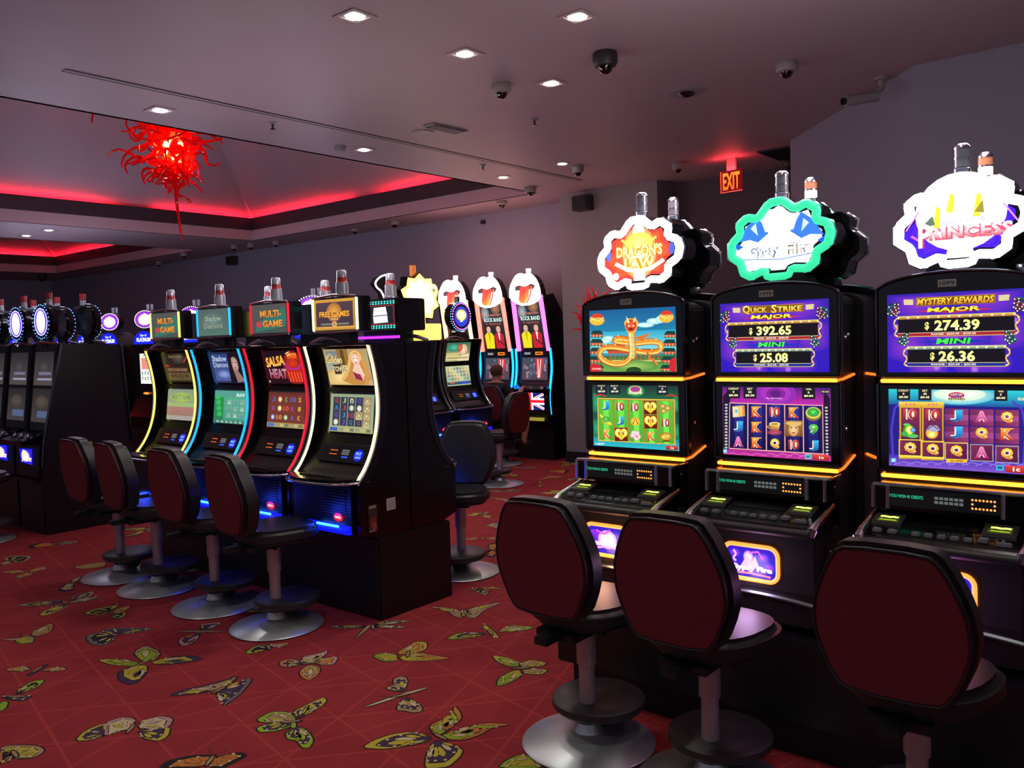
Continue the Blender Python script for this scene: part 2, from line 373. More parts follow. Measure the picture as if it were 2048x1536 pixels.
# ------------------------------------------------------------ carpet
BFLY = [[('o','p',[2.476,3.628,2.521,3.616,2.548,3.543,2.512,3.494,2.447,3.537,2.441,3.578]),('k','w',[2.542,3.535,2.581,3.581,2.629,3.565,2.679,3.546,2.712,3.553,2.695,3.524,2.64,3.496,2.56,3.475]),('k','o',[2.562,3.472,2.632,3.474,2.695,3.435,2.612,3.367,2.576,3.402]),('o','t',[2.482,3.454,2.533,3.463,2.547,3.394,2.484,3.325,2.411,3.302,2.414,3.363,2.441,3.417])],[('g','y',[2.795,3.292,2.86,3.287,2.883,3.201,2.817,3.141,2.779,3.196]),('y','o',[2.904,3.224,2.992,3.241,3.072,3.257,3.096,3.204,3.037,3.14,2.969,3.13,2.891,3.189]),('o','y',[2.866,3.172,2.969,3.13,2.989,3.013,3.011,2.941,2.934,2.99,2.84,3.101])],[('t','p',[2.568,2.94,2.609,2.925,2.659,2.985,2.706,2.979,2.699,2.929,2.585,2.831,2.561,2.893]),('t','p',[2.548,2.787,2.55,2.746,2.523,2.654,2.485,2.619,2.456,2.648,2.452,2.69,2.433,2.716,2.471,2.752]),('w',None,[2.367,2.86,2.406,2.856,2.543,2.835,2.681,2.786,2.673,2.777,2.538,2.81,2.41,2.842])],[('y','g',[3.154,2.794,3.174,2.732,3.167,2.641,3.122,2.591,3.091,2.634,3.108,2.724]),('y','t',[3.161,2.617,3.224,2.593,3.235,2.511,3.197,2.5,3.114,2.57]),('y','t',[3.092,2.554,3.148,2.506,3.166,2.449,3.107,2.44,3.07,2.508]),('g','y',[3.089,2.559,3.038,2.509,2.936,2.505,2.877,2.526,2.947,2.577,3.036,2.588])],[('l','p',[3.198,3.152,3.301,3.162,3.391,3.023,3.278,3.055,3.208,3.118]),('l','t',[3.428,2.997,3.546,3.012,3.61,2.876,3.54,2.883,3.473,2.952]),('o','y',[3.515,3.187,3.415,2.996,3.368,2.926,3.346,2.938,3.388,3.015])],[('k','t',[3.529,3.635,3.581,3.508,3.57,3.379,3.498,3.324,3.484,3.368,3.541,3.47]),('k','t',[3.849,3.31,3.746,3.362,3.608,3.396,3.51,3.283,3.546,3.253,3.669,3.306]),('o','w',[3.59,3.421,3.62,3.378,3.513,3.257,3.551,3.338,3.465,3.327])],[('t','n',[2.957,3.85,3.037,3.755,3.086,3.662,3.043,3.661,2.967,3.772]),('t','n',[3.104,3.657,3.227,3.622,3.297,3.52,3.215,3.56,3.133,3.616]),('t','n',[3.096,3.648,3.166,3.567,3.206,3.466,3.156,3.496,3.105,3.584]),('t',None,[2.911,3.567,3.103,3.681,3.098,3.645,2.92,3.566])],[('y','p',[2.163,3.082,2.215,3.085,2.284,3.092,2.332,3.091,2.315,3.048,2.261,3.02,2.181,3.007,2.12,3.008]),('l','p',[2.015,2.934,2.066,2.954,2.088,2.924,2.073,2.855,2.043,2.787,1.994,2.75,1.977,2.774,2.004,2.841,1.987,2.886]),('l','t',[2.021,3.146,2.099,3.158,2.145,3.094,2.12,3.008,2.058,3.035,2.01,3.113]),('l','p',[1.97,3.076,2.028,3.065,2.088,3.016,2.074,2.966,2.005,2.981,1.954,3.03]),('l',None,[2.127,3.058,2.138,3.043,2.065,2.933,2.052,2.95])],[('y','p',[2.119,2.579,2.187,2.588,2.264,2.568,2.331,2.518,2.344,2.413,2.304,2.406,2.226,2.45,2.159,2.503]),('o','l',[2.366,2.426,2.411,2.497,2.479,2.495,2.539,2.484,2.616,2.548,2.578,2.477,2.54,2.434,2.469,2.417,2.384,2.402]),('o','l',[2.379,2.397,2.474,2.364,2.567,2.326,2.625,2.223,2.555,2.275,2.478,2.271,2.399,2.295,2.363,2.366]),('y','p',[2.33,2.39,2.345,2.348,2.346,2.245,2.296,2.215,2.213,2.197,2.177,2.231,2.154,2.262,2.228,2.329])],[('l','y',[2.316,2.04,2.373,2.052,2.445,2.039,2.458,1.992,2.428,1.919,2.407,1.916])],[('y','g',[1.928,4.435,1.978,4.401,2.046,4.228,2.009,4.188,1.946,4.296]),('t','l',[2.099,4.385,2.189,4.441,2.185,4.262,2.106,4.179,2.061,4.207,2.075,4.302]),('p','y',[2.085,4.172,2.174,4.159,2.261,4.073,2.26,3.978,2.152,4.039,2.078,4.126]),('p','y',[2.051,4.146,1.993,4.049,1.906,3.968,1.874,3.981,1.872,4.083,1.921,4.186,1.999,4.202])],[('p','t',[1.917,3.7,2.005,3.7,2.103,3.657,2.247,3.637,2.194,3.594,2.071,3.575,1.989,3.629]),('s','p',[2.07,3.546,2.137,3.545,2.268,3.573,2.242,3.526,2.126,3.436,2.06,3.409,2.0,3.378,2.047,3.428,2.044,3.49])],[('y','p',[1.456,3.593,1.517,3.651,1.61,3.662,1.553,3.539,1.496,3.545]),('k','w',[1.61,3.662,1.678,3.656,1.709,3.591,1.655,3.51,1.584,3.533,1.547,3.54]),('k','w',[1.667,3.493,1.731,3.547,1.789,3.52,1.808,3.453,1.757,3.393,1.705,3.415]),('y','p',[1.664,3.472,1.701,3.408,1.76,3.39,1.707,3.313,1.66,3.303,1.635,3.388])],[('s','n',[2.061,4.867,2.124,4.867,2.166,4.761,2.116,4.655,2.048,4.624,2.018,4.71]),('s','p',[2.143,4.887,2.218,4.872,2.301,4.752,2.361,4.664,2.26,4.67,2.172,4.775])],[('k','p',[2.516,4.438,2.557,4.499,2.649,4.428,2.57,4.383,2.497,4.381]),('k','p',[2.332,4.363,2.409,4.363,2.472,4.362,2.364,4.252,2.295,4.246]),('t',None,[2.392,4.524,2.496,4.396,2.585,4.244,2.479,4.366])],[('l','n',[2.437,3.88,2.531,3.927,2.589,3.865,2.536,3.818,2.455,3.842]),('o','k',[2.596,3.875,2.672,3.808,2.594,3.786,2.572,3.827])],[('n','o',[1.549,3.093,1.605,3.113,1.683,3.071,1.74,2.992,1.704,2.955,1.631,2.981]),('n','w',[1.729,2.985,1.804,2.947,1.808,2.898,1.749,2.894,1.697,2.889,1.668,2.93])],[('l','n',[1.5,4.317,1.544,4.381,1.61,4.42,1.657,4.388,1.604,4.33,1.522,4.302]),('l',None,[1.418,4.281,1.444,4.259,1.415,4.197,1.377,4.165]),('p','s',[1.443,4.351,1.487,4.304,1.538,4.233,1.493,4.205,1.465,4.26])],[('t','y',[1.247,3.796,1.3,3.745,1.346,3.67,1.344,3.604,1.298,3.578,1.253,3.617,1.24,3.679]),('o','n',[1.233,3.757,1.263,3.693,1.215,3.626,1.191,3.638])],[('o','t',[1.582,4.705,1.659,4.687,1.675,4.59,1.623,4.611]),('o','t',[1.695,4.543,1.778,4.498,1.783,4.436,1.73,4.458]),('p',None,[1.621,4.525,1.75,4.602,1.746,4.582,1.628,4.505])],[('t',None,[1.751,5.226,1.806,5.17,1.871,5.143,1.792,5.132]),('o','t',[1.882,5.15,1.939,5.23,2.057,5.28,1.983,5.12,1.904,5.095]),('l','y',[1.79,5.126,1.849,5.152,1.873,5.072,1.838,5.013,1.792,5.044])],[('t','p',[2.061,5.84,2.151,5.825,2.284,5.716,2.234,5.642,2.115,5.732]),('t','p',[2.307,5.652,2.388,5.746,2.506,5.729,2.427,5.624,2.325,5.624]),('s','t',[2.286,5.624,2.378,5.606,2.485,5.569,2.387,5.533,2.296,5.579]),('y','p',[2.064,5.503,2.154,5.589,2.252,5.615,2.261,5.544,2.156,5.476,2.084,5.462])],[('l','n',[2.235,5.304,2.333,5.325,2.415,5.287,2.479,5.336,2.376,5.205,2.285,5.178]),('l','n',[2.314,5.135,2.408,5.104,2.356,5.02,2.313,5.031]),('o','y',[2.376,5.205,2.489,5.207,2.451,5.151,2.358,5.124])],[('p','w',[2.368,5.968,2.469,6.085,2.493,6.014,2.434,5.901,2.38,5.897]),('s','t',[2.489,6.055,2.567,6.186,2.628,6.203,2.543,6.079])],[('t','o',[2.317,6.829,2.414,6.798,2.435,6.649,2.35,6.741]),('t','o',[2.454,6.698,2.573,6.716,2.57,6.639,2.456,6.617]),('t','o',[2.33,6.583,2.428,6.659,2.444,6.558,2.334,6.524])],[('t','n',[2.521,7.31,2.609,7.263,2.662,7.136,2.548,7.005,2.472,7.079]),('t',None,[2.419,7.118,2.502,7.162,2.487,7.056,2.414,7.042])],[('n','t',[2.772,7.536,2.896,7.596,2.949,7.409,2.873,7.377,2.772,7.437]),('t','s',[2.941,7.421,3.056,7.448,3.106,7.318,2.975,7.317])],[('y','t',[2.692,6.492,2.795,6.498,2.908,6.431,2.832,6.318,2.721,6.384])],[('t','y',[5.579,5.207,5.721,5.234,5.734,5.169,5.623,5.134]),('t','n',[5.746,5.193,5.832,5.14,5.729,5.089,5.682,5.123]),('y','t',[5.692,5.106,5.703,5.003,5.626,4.961,5.63,5.038])],[('s','t',[5.384,4.798,5.5,4.803,5.535,4.745,5.366,4.602,5.367,4.712])],[('o','t',[4.902,4.618,4.985,4.57,4.987,4.516,4.925,4.549]),('o','t',[5.023,4.492,5.091,4.429,5.086,4.371,5.027,4.419])],[('n','y',[4.811,4.263,4.9,4.335,4.976,4.309,4.885,4.237,4.796,4.197]),('n','y',[4.617,4.109,4.715,4.179,4.76,4.166,4.689,4.079,4.602,4.05]),('s',None,[4.855,4.344,4.787,4.211,4.632,4.168,4.771,4.207,4.822,4.157])],[('t','o',[3.999,3.618,4.055,3.559,4.055,3.476,4.013,3.54]),('t','n',[3.958,3.68,3.971,3.611,3.938,3.502,3.891,3.487,3.914,3.577])],[('t','s',[6.681,5.893,6.695,5.747,6.807,5.612,6.924,5.615,6.747,5.563,6.607,5.757])],[('n','y',[7.342,5.759,7.424,5.778,7.379,5.693,7.28,5.667]),('n','y',[7.109,5.578,7.202,5.607,7.145,5.514,7.061,5.499])],[('t','y',[6.805,5.322,6.922,5.236,7.028,5.288,7.023,5.177,6.905,5.091,6.793,5.206])],[('t','o',[7.421,5.827,7.646,5.852,7.722,5.864,7.75,5.664,7.635,5.77])],[('n','t',[7.964,6.123,8.08,6.072,8.215,5.954,7.959,5.814,7.979,5.935])],[('t','s',[7.955,6.781,8.079,6.55,8.174,6.494,8.115,6.343,8.014,6.498])]]
PC = {'o': 'c07a3a', 'k': 'b88a84', 't': 'a58a62', 'g': '7c9a2e', 'y': 'b8a83a', 'p': '46344e', 'l': '8fae2c', 'w': 'c8b890', 's': '6d6668', 'n': '2c2426'}
def carpet():
    b = bmesh.new(); cl = b.loops.layers.float_color.new('Col')
    f = b.faces.new([b.verts.new(p) for p in ((-4, -6, 0), (10, -6, 0), (10, 22.4, 0), (-4, 22.4, 0))])
    Z = [0]
    def poly(pts, col, z):
        try: f = b.faces.new([b.verts.new((x, y, z)) for x, y in pts])
        except ValueError: return
        f.normal_update()
        if f.normal.z < 0: f.normal_flip()
        f.material_index = 1
        for l in f.loops: l[cl] = srgb(col)
    def offset(pts, d):
        n = len(pts); A = sum(pts[i][0]*pts[(i+1) % n][1]-pts[(i+1) % n][0]*pts[i][1] for i in range(n))
        sg = 1 if A > 0 else -1; out = []
        for i in range(n):
            a, c = Vector(pts[i-1]), Vector(pts[(i+1) % n]); t = (c-a)
            if t.length < 1e-6: out.append(pts[i]); continue
            t.normalize(); nn = Vector((t.y, -t.x))*sg*d
            out.append((pts[i][0]+nn.x, pts[i][1]+nn.y))
        return out
    def smooth(pts):
        o = []
        n = len(pts)
        for i in range(n):
            a, c = pts[i], pts[(i+1) % n]
            o.append((a[0]*.8+c[0]*.2, a[1]*.8+c[1]*.2)); o.append((a[0]*.2+c[0]*.8, a[1]*.2+c[1]*.8))
        return o
    def fly(ws, T=lambda p: p):
        W = []
        for c, i, q in ws:
            pts = [T((q[k], q[k+1])) for k in range(0, len(q), 2)]
            W.append((c, i, pts, sum(p[0] for p in pts)/len(pts), sum(p[1] for p in pts)/len(pts)))
        bx = sum(w[3] for w in W)/len(W); by = sum(w[4] for w in W)/len(W)
        if len(W) >= 2:
            sxx = sum((w[3]-bx)**2 for w in W); syy = sum((w[4]-by)**2 for w in W); sxy = sum((w[3]-bx)*(w[4]-by) for w in W)
            th = .5*math.atan2(2*sxy, sxx-syy)+math.pi/2; ux, uy = math.cos(th), math.sin(th)
            E = lambda L, w, o=0: [(bx+ux*(L*math.cos(t*.628)+o)-uy*w*math.sin(t*.628), by+uy*(L*math.cos(t*.628)+o)+ux*w*math.sin(t*.628)) for t in range(10)]
            poly(E(.052, .013), PC['n'], .0024); poly(E(.04, .007), PC['t'], .0027)
            for s in (-1, 1):
                P = [(bx+ux*(.05+.055*k/5)-uy*s*.035*math.sin(k/5*2.2), by+uy*(.05+.055*k/5)+ux*s*.035*math.sin(k/5*2.2)) for k in range(6)]
                for a, c_ in zip(P, P[1:]):
                    dx, dy = c_[0]-a[0], c_[1]-a[1]; l = math.hypot(dx, dy) or 1; w = .0022
                    poly([(a[0]-dy/l*w, a[1]+dx/l*w), (c_[0]-dy/l*w, c_[1]+dx/l*w), (c_[0]+dy/l*w, c_[1]-dx/l*w), (a[0]+dy/l*w, a[1]-dx/l*w)], '5a3040', .0008)
        for c, i, raw, cx, cy in W:
            pts = smooth(raw); poly(offset(pts, .0075), PC['n'], .0006); poly(pts, PC[c], .0010)
            if not i: continue
            root = min(pts, key=lambda p: (p[0]-bx)**2+(p[1]-by)**2)
            span = max(math.hypot(p[0]-root[0], p[1]-root[1]) for p in pts)
            # a dark rim band, then cells fanning out from the wing root
            inner = [(root[0]+(x-root[0])*.84, root[1]+(y-root[1])*.84) for x, y in pts]
            poly(inner, PC['n'], .0013); poly([(root[0]+(x-root[0])*.8, root[1]+(y-root[1])*.8) for x, y in pts], PC[i if c != 'n' else 'o'], .0015)
            n = len(raw); kk = 0
            for a in raw:
                d = math.hypot(a[0]-root[0], a[1]-root[1])
                if d < span*.35: continue
                kk += 1
                ux, uy = (a[0]-root[0])/d, (a[1]-root[1])/d; w = d*.075; s0, s1 = d*.2, d*.66; m_ = d*.5
                P = [(root[0]+ux*s0, root[1]+uy*s0), (root[0]+ux*m_-uy*w, root[1]+uy*m_+ux*w), (root[0]+ux*s1, root[1]+uy*s1), (root[0]+ux*m_+uy*w, root[1]+uy*m_-ux*w)]
                poly(offset(P, .0025), PC['n'], .0018); poly(smooth(P), PC[(c, 'y', 'w')[kk % 3] if c != 'n' else 'o'], .0021)
                x, y = root[0]+ux*d*.76, root[1]+uy*d*.76; r = .0075
                poly([(x+r*math.cos(t*1.047), y+r*math.sin(t*1.047)) for t in range(6)], PC['w'], .0021)
    for ws in BFLY: fly(ws)
    # the same motifs repeat over the rest of the carpet
    cen = []
    for ws in BFLY:
        xs = [q[k] for _, _, q in ws for k in range(0, len(q), 2)]; ys = [q[k] for _, _, q in ws for k in range(1, len(q), 2)]
        cen.append((sum(xs)/len(xs), sum(ys)/len(ys)))
    rnd = random.Random(3); placed = list(cen); small = [i for i in range(13) if i != 9]
    tries = 0
    while tries < 2500 and len(placed) < 330:
        tries += 1
        x, y = rnd.uniform(-.5, 8.9), rnd.uniform(-1.5, 19)
        if any((x-a)**2+(y-c)**2 < .42**2 for a, c in placed): continue
        k = rnd.choice(small); a = rnd.uniform(0, 6.28); ca, sa = math.cos(a), math.sin(a); ox, oy = cen[k]
        # keep clear of the mapped part of the carpet
        fly(BFLY[k], lambda p: (x+(p[0]-ox)*ca-(p[1]-oy)*sa, y+(p[0]-ox)*sa+(p[1]-oy)*ca))
        placed.append((x, y))
    me = bpy.data.meshes.new('floor'); b.to_mesh(me); b.free()
    m = bpy.data.materials.new('red_carpet'); m.use_nodes = True; nt = m.node_tree; p = nt.nodes['Principled BSDF']
    p.inputs['Roughness'].default_value = .95; p.inputs['Specular IOR Level'].default_value = .15
    tc = nt.nodes.new('ShaderNodeTexCoord')
    def lines(rot, scale, off):
        mp = nt.nodes.new('ShaderNodeMapping'); mp.inputs['Rotation'].default_value = (0, 0, rot); mp.inputs['Location'].default_value = (off, 0, 0)
        nt.links.new(tc.outputs['Object'], mp.inputs['Vector'])
        sp = nt.nodes.new('ShaderNodeSeparateXYZ'); nt.links.new(mp.outputs[0], sp.inputs[0])
        a = nt.nodes.new('ShaderNodeMath'); a.operation = 'MULTIPLY'; a.inputs[1].default_value = scale; nt.links.new(sp.outputs[0], a.inputs[0])
        f = nt.nodes.new('ShaderNodeMath'); f.operation = 'FRACT'; nt.links.new(a.outputs[0], f.inputs[0])
        g = nt.nodes.new('ShaderNodeMath'); g.operation = 'LESS_THAN'; g.inputs[1].default_value = .035*scale/3; nt.links.new(f.outputs[0], g.inputs[0])
        return g
    ls = [lines(.2, 3.1, 0), lines(1.25, 2.6, .1), lines(2.3, 2.9, .2), lines(1.9, 1.7, .33)]
    acc = ls[0]
    for l in ls[1:]:
        mx = nt.nodes.new('ShaderNodeMath'); mx.operation = 'MAXIMUM'; nt.links.new(acc.outputs[0], mx.inputs[0]); nt.links.new(l.outputs[0], mx.inputs[1]); acc = mx
    n = nt.nodes.new('ShaderNodeTexNoise'); n.inputs['Scale'].default_value = 5; n.inputs['Detail'].default_value = 8; nt.links.new(tc.outputs['Object'], n.inputs['Vector'])
    r = nt.nodes.new('ShaderNodeMix'); r.data_type = 'RGBA'; r.inputs[6].default_value = srgb('84282c'); r.inputs[7].default_value = srgb('a4383c'); nt.links.new(n.outputs[0], r.inputs[0])
    r2 = nt.nodes.new('ShaderNodeMix'); r2.data_type = 'RGBA'; r2.inputs[7].default_value = srgb('bc4a3e'); nt.links.new(r.outputs[2], r2.inputs[6])
    k = nt.nodes.new('ShaderNodeMath'); k.operation = 'MULTIPLY'; k.inputs[1].default_value = .45; nt.links.new(acc.outputs[0], k.inputs[0]); nt.links.new(k.outputs[0], r2.inputs[0])
    nt.links.new(r2.outputs[2], p.inputs['Base Color'])
    n2 = nt.nodes.new('ShaderNodeTexNoise'); n2.inputs['Scale'].default_value = 500; nt.links.new(tc.outputs['Object'], n2.inputs['Vector'])
    bp = nt.nodes.new('ShaderNodeBump'); bp.inputs['Strength'].default_value = .35; bp.inputs['Distance'].default_value = .003
    nt.links.new(n2.outputs[0], bp.inputs['Height']); nt.links.new(bp.outputs[0], p.inputs['Normal'])
    me.materials.append(m); me.materials.append(paint_attr('carpet_motifs', .95))
    o = bpy.data.objects.new('floor', me); COL.objects.link(o); o['kind'] = 'structure'
carpet()

# ------------------------------------------------------------ ceiling fittings
TRIM = mat('downlight_trim', '9a9090', .4)
def downlight(u, v, lab, square=True, grp='recessed ceiling downlights'):
    t = thing('downlight', lab, 'ceiling light', (u, v, ZC), 0, grp)
    r = .075
    if square:
        b = MB()
        for x0, x1, y0, y1 in ((-.085, .085, -.085, -.06), (-.085, .085, .06, .085), (-.085, -.06, -.06, .06), (.06, .085, -.06, .06)): b.box(x0, x1, y0, y1, -.006, 0)
        b.build('trim_ring', TRIM, t)
    else: MB().lathe([(.072, 0), (.09, 0), (.09, -.006), (.072, -.006)], n=24).build('trim_ring', TRIM, t)
    MB().lathe([(0, -.012), (.04, -.01), (.052, -.004)], n=20).build('diffuser', glow('downlight', 'fffaf0', 14), t, smooth=True)
    ld = bpy.data.lights.new('downlight_lamp', 'SPOT'); ld.energy = DOWNLIGHT_W; ld.spot_size = math.radians(125); ld.spot_blend = .8; ld.shadow_soft_size = .06
    ld.color = (1, .93, .86)
    l = bpy.data.objects.new('downlight_lamp', ld); COL.objects.link(l); l.parent = t; l.location = (0, 0, -.06)
for u, v, sq, lab in ((3.1, 3.58, 1, 'square downlight nearest the top left of the ceiling, left of the dome cameras'),
        (3.95, 2.72, 1, 'square downlight at the top of the picture, left of the black dome camera'),
        (3.96, 3.57, 1, 'square downlight above the grey dome camera'),
        (4.83, 3.56, 1, 'small square downlight just right of the grey dome camera'),
        (3.29, 6.0, 1, 'square downlight above the red glass chandelier at the coffer edge'),
        (5.23, 5.99, 1, 'square downlight between the ceiling slot and the middle of the coffer edge'),
        (7.21, 6.0, 0, 'round bright downlight left of the end of the ceiling slot'),
        (7.11, 5.13, 0, 'round bright downlight right of the ceiling slot, beside a small dome camera'),
        (5.31, 13.75, 1, 'farther left of the two small downlights between the coffers'),
        (5.31, 12.96, 1, 'nearer right of the two small downlights between the coffers')):
    downlight(u, v, lab, sq)
# more of the same downlight grid, outside the frame, that lights the room
def lamp_only(u, v, e):
    t = thing('downlight', 'recessed downlight of the ceiling grid outside the frame', 'ceiling light', (u, v, ZC), 0, 'recessed ceiling downlights outside the frame')
    MB().lathe([(0, -.02), (.05, -.016), (.085, 0)], n=16).build('diffuser', glow('downlight', 'fffaf0', 14), t, smooth=True)
    ld = bpy.data.lights.new('downlight_lamp', 'SPOT'); ld.energy = e; ld.spot_size = math.radians(130); ld.spot_blend = .8; ld.shadow_soft_size = .06; ld.color = (1, .93, .86)
    l = bpy.data.objects.new('downlight_lamp', ld); COL.objects.link(l); l.parent = t; l.location = (0, 0, -.06)
for u, v in ((1.4, 2.7), (1.4, 5.4), (2.4, .8), (.2, .2), (-1, 3)): lamp_only(u, v, DOWNLIGHT_W)

def dome(u, v, lab, r=.07, dark=False, h=.07, z=ZC):
    t = thing('dome_camera', lab, 'security camera', (u, v, z), 0, 'ceiling dome cameras')
    MB().lathe([(r*.92, 0), (r, -.01), (r, -h*.7), (r*.85, -h), (r*.6, -h-.004)], n=24).build('housing', M['satin'] if dark else M['white'], t, smooth=True)
    MB().lathe([(0, -h-r*.62), (r*.25, -h-r*.58), (r*.5, -h-r*.38), (r*.62, -h-.001)], n=24).build('dome_lens', M['lens'], t, smooth=True)
dome(4.56, 2.94, 'large black dome camera, the biggest on the ceiling', .078, True, .085)
dome(4.6, 3.82, 'grey dome camera left of the large black one, with a dark lens', .068, False, .06)
dome(5.58, 2.19, 'grey dome camera near the right wall, above the second glowing topper', .07, False, .06)
dome(7.34, 5.1, 'small dome camera beside the rightmost round bright downlight', .06)
dome(7.98, 4.29, 'small dome camera above the left spiky topper, beside the exit sign', .06)
dome(7.94, 6.2, 'white dome camera where the coffer edge meets the pale ceiling strip', .07, False, .06)
dome(8.44, 7.06, 'white dome camera on the pale strip left of the coffer corner', .07, False, .05)
dome(8.64, 9.28, 'dome camera on the pale ceiling strip beside the coffer, right of two', .07, False, .05)
dome(8.68, 10.22, 'dome camera on the pale ceiling strip beside the coffer, left of two', .06, False, .05)
dome(8.66, 12.24, 'tiny dome camera just right of the far corner of the near coffer', .06)
dome(8.53, 12.78, 'tiny dome camera below the far corner of the near coffer, right of its pair', .06)
dome(8.43, 13.13, 'tiny dome camera below the far corner of the near coffer, left of its pair', .06)
dome(8.36, 14.66, 'tiny dome camera near the right end of the far coffer', .06)
dome(8.82, 16.44, 'tiny dome camera on the ceiling strip right of the far coffer', .06)
dome(8.2, 20.5, 'farthest dome camera, black, above the distant end wall', .1, True, .1)
dome(8.76, 3.42, 'small dark dome camera half hidden beside the recess grille, right of the exit sign', .06, True)
def small(name, lab, cat, u, v, parts, grp=None):
    t = thing(name, lab, cat, (u, v, ZC), 0, grp)
    for n, prof, m in parts: MB().lathe(prof, n=16).build(n, m, t, smooth=True)
SPR = lambda: [('plate', [(0, 0), (.032, 0), (.032, -.006), (.012, -.012), (0, -.012)], M['grey']), ('nozzle', [(0, -.012), (.01, -.012), (.008, -.045), (.02, -.05), (.02, -.054), (0, -.056)], M['darkchrome'])]
small('sprinkler', 'small sprinkler head right of the grey dome camera', 'sprinkler', 5.51, 4.24, SPR(), 'ceiling sprinklers')
small('sprinkler', 'sprinkler head beside the ceiling slot, above the two lit lips machines', 'sprinkler', 6.56, 5.72, SPR(), 'ceiling sprinklers')
small('sprinkler', 'sprinkler head right of the red chandelier, below the ceiling slot', 'sprinkler', 4.08, 5.74, SPR(), 'ceiling sprinklers')
small('smoke_detector', 'pale smoke detector left of the small square downlight at the coffer edge', 'smoke detector', 5.0, 6.04,
      [('housing', [(0, 0), (.055, 0), (.055, -.03), (.04, -.045), (0, -.045)], M['grey'])])
small('ceiling_speaker', 'round white ceiling speaker beside the slatted vent', 'speaker', 5.17, 5.17,
      [('rim', [(.06, 0), (.095, 0), (.095, -.008), (.06, -.008)], M['white']), ('grille', [(0, -.006), (.06, -.006), (.06, -.002)], M['grey'])])
t = thing('recessed_fixture', 'dark open round ceiling fitting in line with the black dome camera', 'ceiling fitting', (5.72, 2.99, ZC))
MB().lathe([(.11, 0), (.135, 0), (.135, -.008), (.11, -.008)], n=28).build('rim', M['grey'], t)
MB().lathe([(0, -.004), (.11, -.004), (.11, -.001)], n=28).build('opening', M['base'], t)
MB().sphere((0, 0, -.015), .07, 14, 6, (1, .8, .3)).build('lamp_head', M['lens'], t, smooth=True)
t = thing('ceiling_vent', 'rectangular slatted ceiling vent beside the ceiling speaker', 'vent', (5.2, 4.93, ZC), -.04)
b = MB(); b.box(-.2, .2, -.065, .065, -.012, 0); b.build('frame', M['grey'], t, bevel=.004)
b = MB()
for k in range(5): b.box(-.17, .17, -.052+k*.026, -.04+k*.026, -.018, -.011)
b.build('louvres', M['satin'], t)
t = thing('air_slot', 'long narrow black air slot running across the ceiling', 'air slot', (0, 0, ZC))
for dv in (0, .045): MB().box(2.42, 8.03, 5.512+dv, 5.532+dv, -.004, 0).build('slot', M['base'], t)
MB().box(2.42, 8.03, 5.532, 5.557, -.003, 0).build('slot_divider', M['pale'], t)
t = thing('return_grille', 'dark ceiling grille in the recess right of the exit sign', 'vent', (8.4, 3.3, ZC))
MB().box(-.32, .25, -.18, .18, -.015, 0).build('frame', M['fascia'], t)
b = MB()
for k in range(9): b.box(-.3, .23, -.165+k*.039, -.155+k*.039, -.022, -.014)
b.build('slats', M['base'], t)
def wall_speaker(u, v, z, lab, s=1):
    t = thing('wall_speaker', lab, 'speaker', (u, v, z), 0, 'black speakers high on the walls')
    MB().box(-.16*s, 0, -.11*s, .11*s, -.09*s, .09*s).build('cabinet', M['satin'], t, bevel=.008)
    MB().box(-.166*s, -.16*s, -.095*s, .095*s, -.075*s, .075*s).build('grille', M['base'], t, bevel=.002)
wall_speaker(8.7, 5.93, 3.2, 'black speaker high on the pale column wall, left of the exit sign')
wall_speaker(9.15, 14.24, 3.2, 'black speaker high on the distant side wall by the far coffer corner', .9)
wall_speaker(9.15, 7.99, 3.24, 'tiny black sensor high on the wall above the lit lips machines', .3)
# bullet camera near the right wall
t = thing('bullet_camera', 'pale tubular camera bracketed from the ceiling at the right wall', 'security camera', (6.2, 1.95, ZC))
b = MB(); b.tube([(-.02, .06, -.17), (.17, -.1, -.13)], .038, 16); b.build('housing', M['wallp'], t, smooth=True)
b = MB(); b.tube([(-.035, .072, -.174), (-.02, .06, -.17)], .026, 12); b.build('lens', M['lens'], t, smooth=True)
b = MB(); b.tube([(.14, -.08, -.13), (.2, -.12, -.07), (.2, -.12, 0)], .022, 10); b.lathe([(0, 0), (.05, 0), (.05, -.02), (0, -.02)], c=(.2, -.12)); b.build('bracket', M['wallp'], t, smooth=True)
# exit sign
t = thing('exit_sign', 'red lit exit sign hanging from the ceiling before the recess', 'sign', (8.2, 3.8, 3.12), math.radians(-95))
MB().box(-.12, .12, -.012, .012, -.105, .105).build('panel', mat('red_acrylic', '5a0c14', .3, emit='b01018', strength=.3), t, bevel=.003)
MB().tube([(-.12, -.012, .105), (-.12, -.012, -.107), (.12, -.012, -.107)], .004).build('lower_edge', glow('red_edge', 'ff4030', 3), t)
MB().box(-.05, .05, -.015, .015, .105, .23).build('mounting', M['ceil'], t)
a = Art(None, 100, 86); a.text('EXIT', 50, 43, 80, 70, 'ff7a20', .03, col2='ff5a18')
a.build('lettering', M['g2'], t, flat(-.12, .12, .105, -.105, -.014))
ld = bpy.data.lights.new('exit_sign_lamp', 'AREA'); ld.energy = 1.6; ld.color = (1, .04, .05); ld.shape = 'RECTANGLE'; ld.size = .28; ld.size_y = .04
l = bpy.data.objects.new('exit_sign_lamp', ld); COL.objects.link(l); l.parent = t; l.location = (0, -.05, .1); l.rotation_euler = (math.pi, 0, 0)
LAMP = 5.0  # base energy of the added fill lights over the machines
def smooth_pts(P, k=2):
    for _ in range(k):
        q = []
        for i in range(len(P)-1):
            a, b = P[i], P[i+1]
            q.append(tuple(a[j]*.75+b[j]*.25 for j in range(len(a)))); q.append(tuple(a[j]*.25+b[j]*.75 for j in range(len(a))))
        P = [P[0]]+q+[P[-1]]
    return P
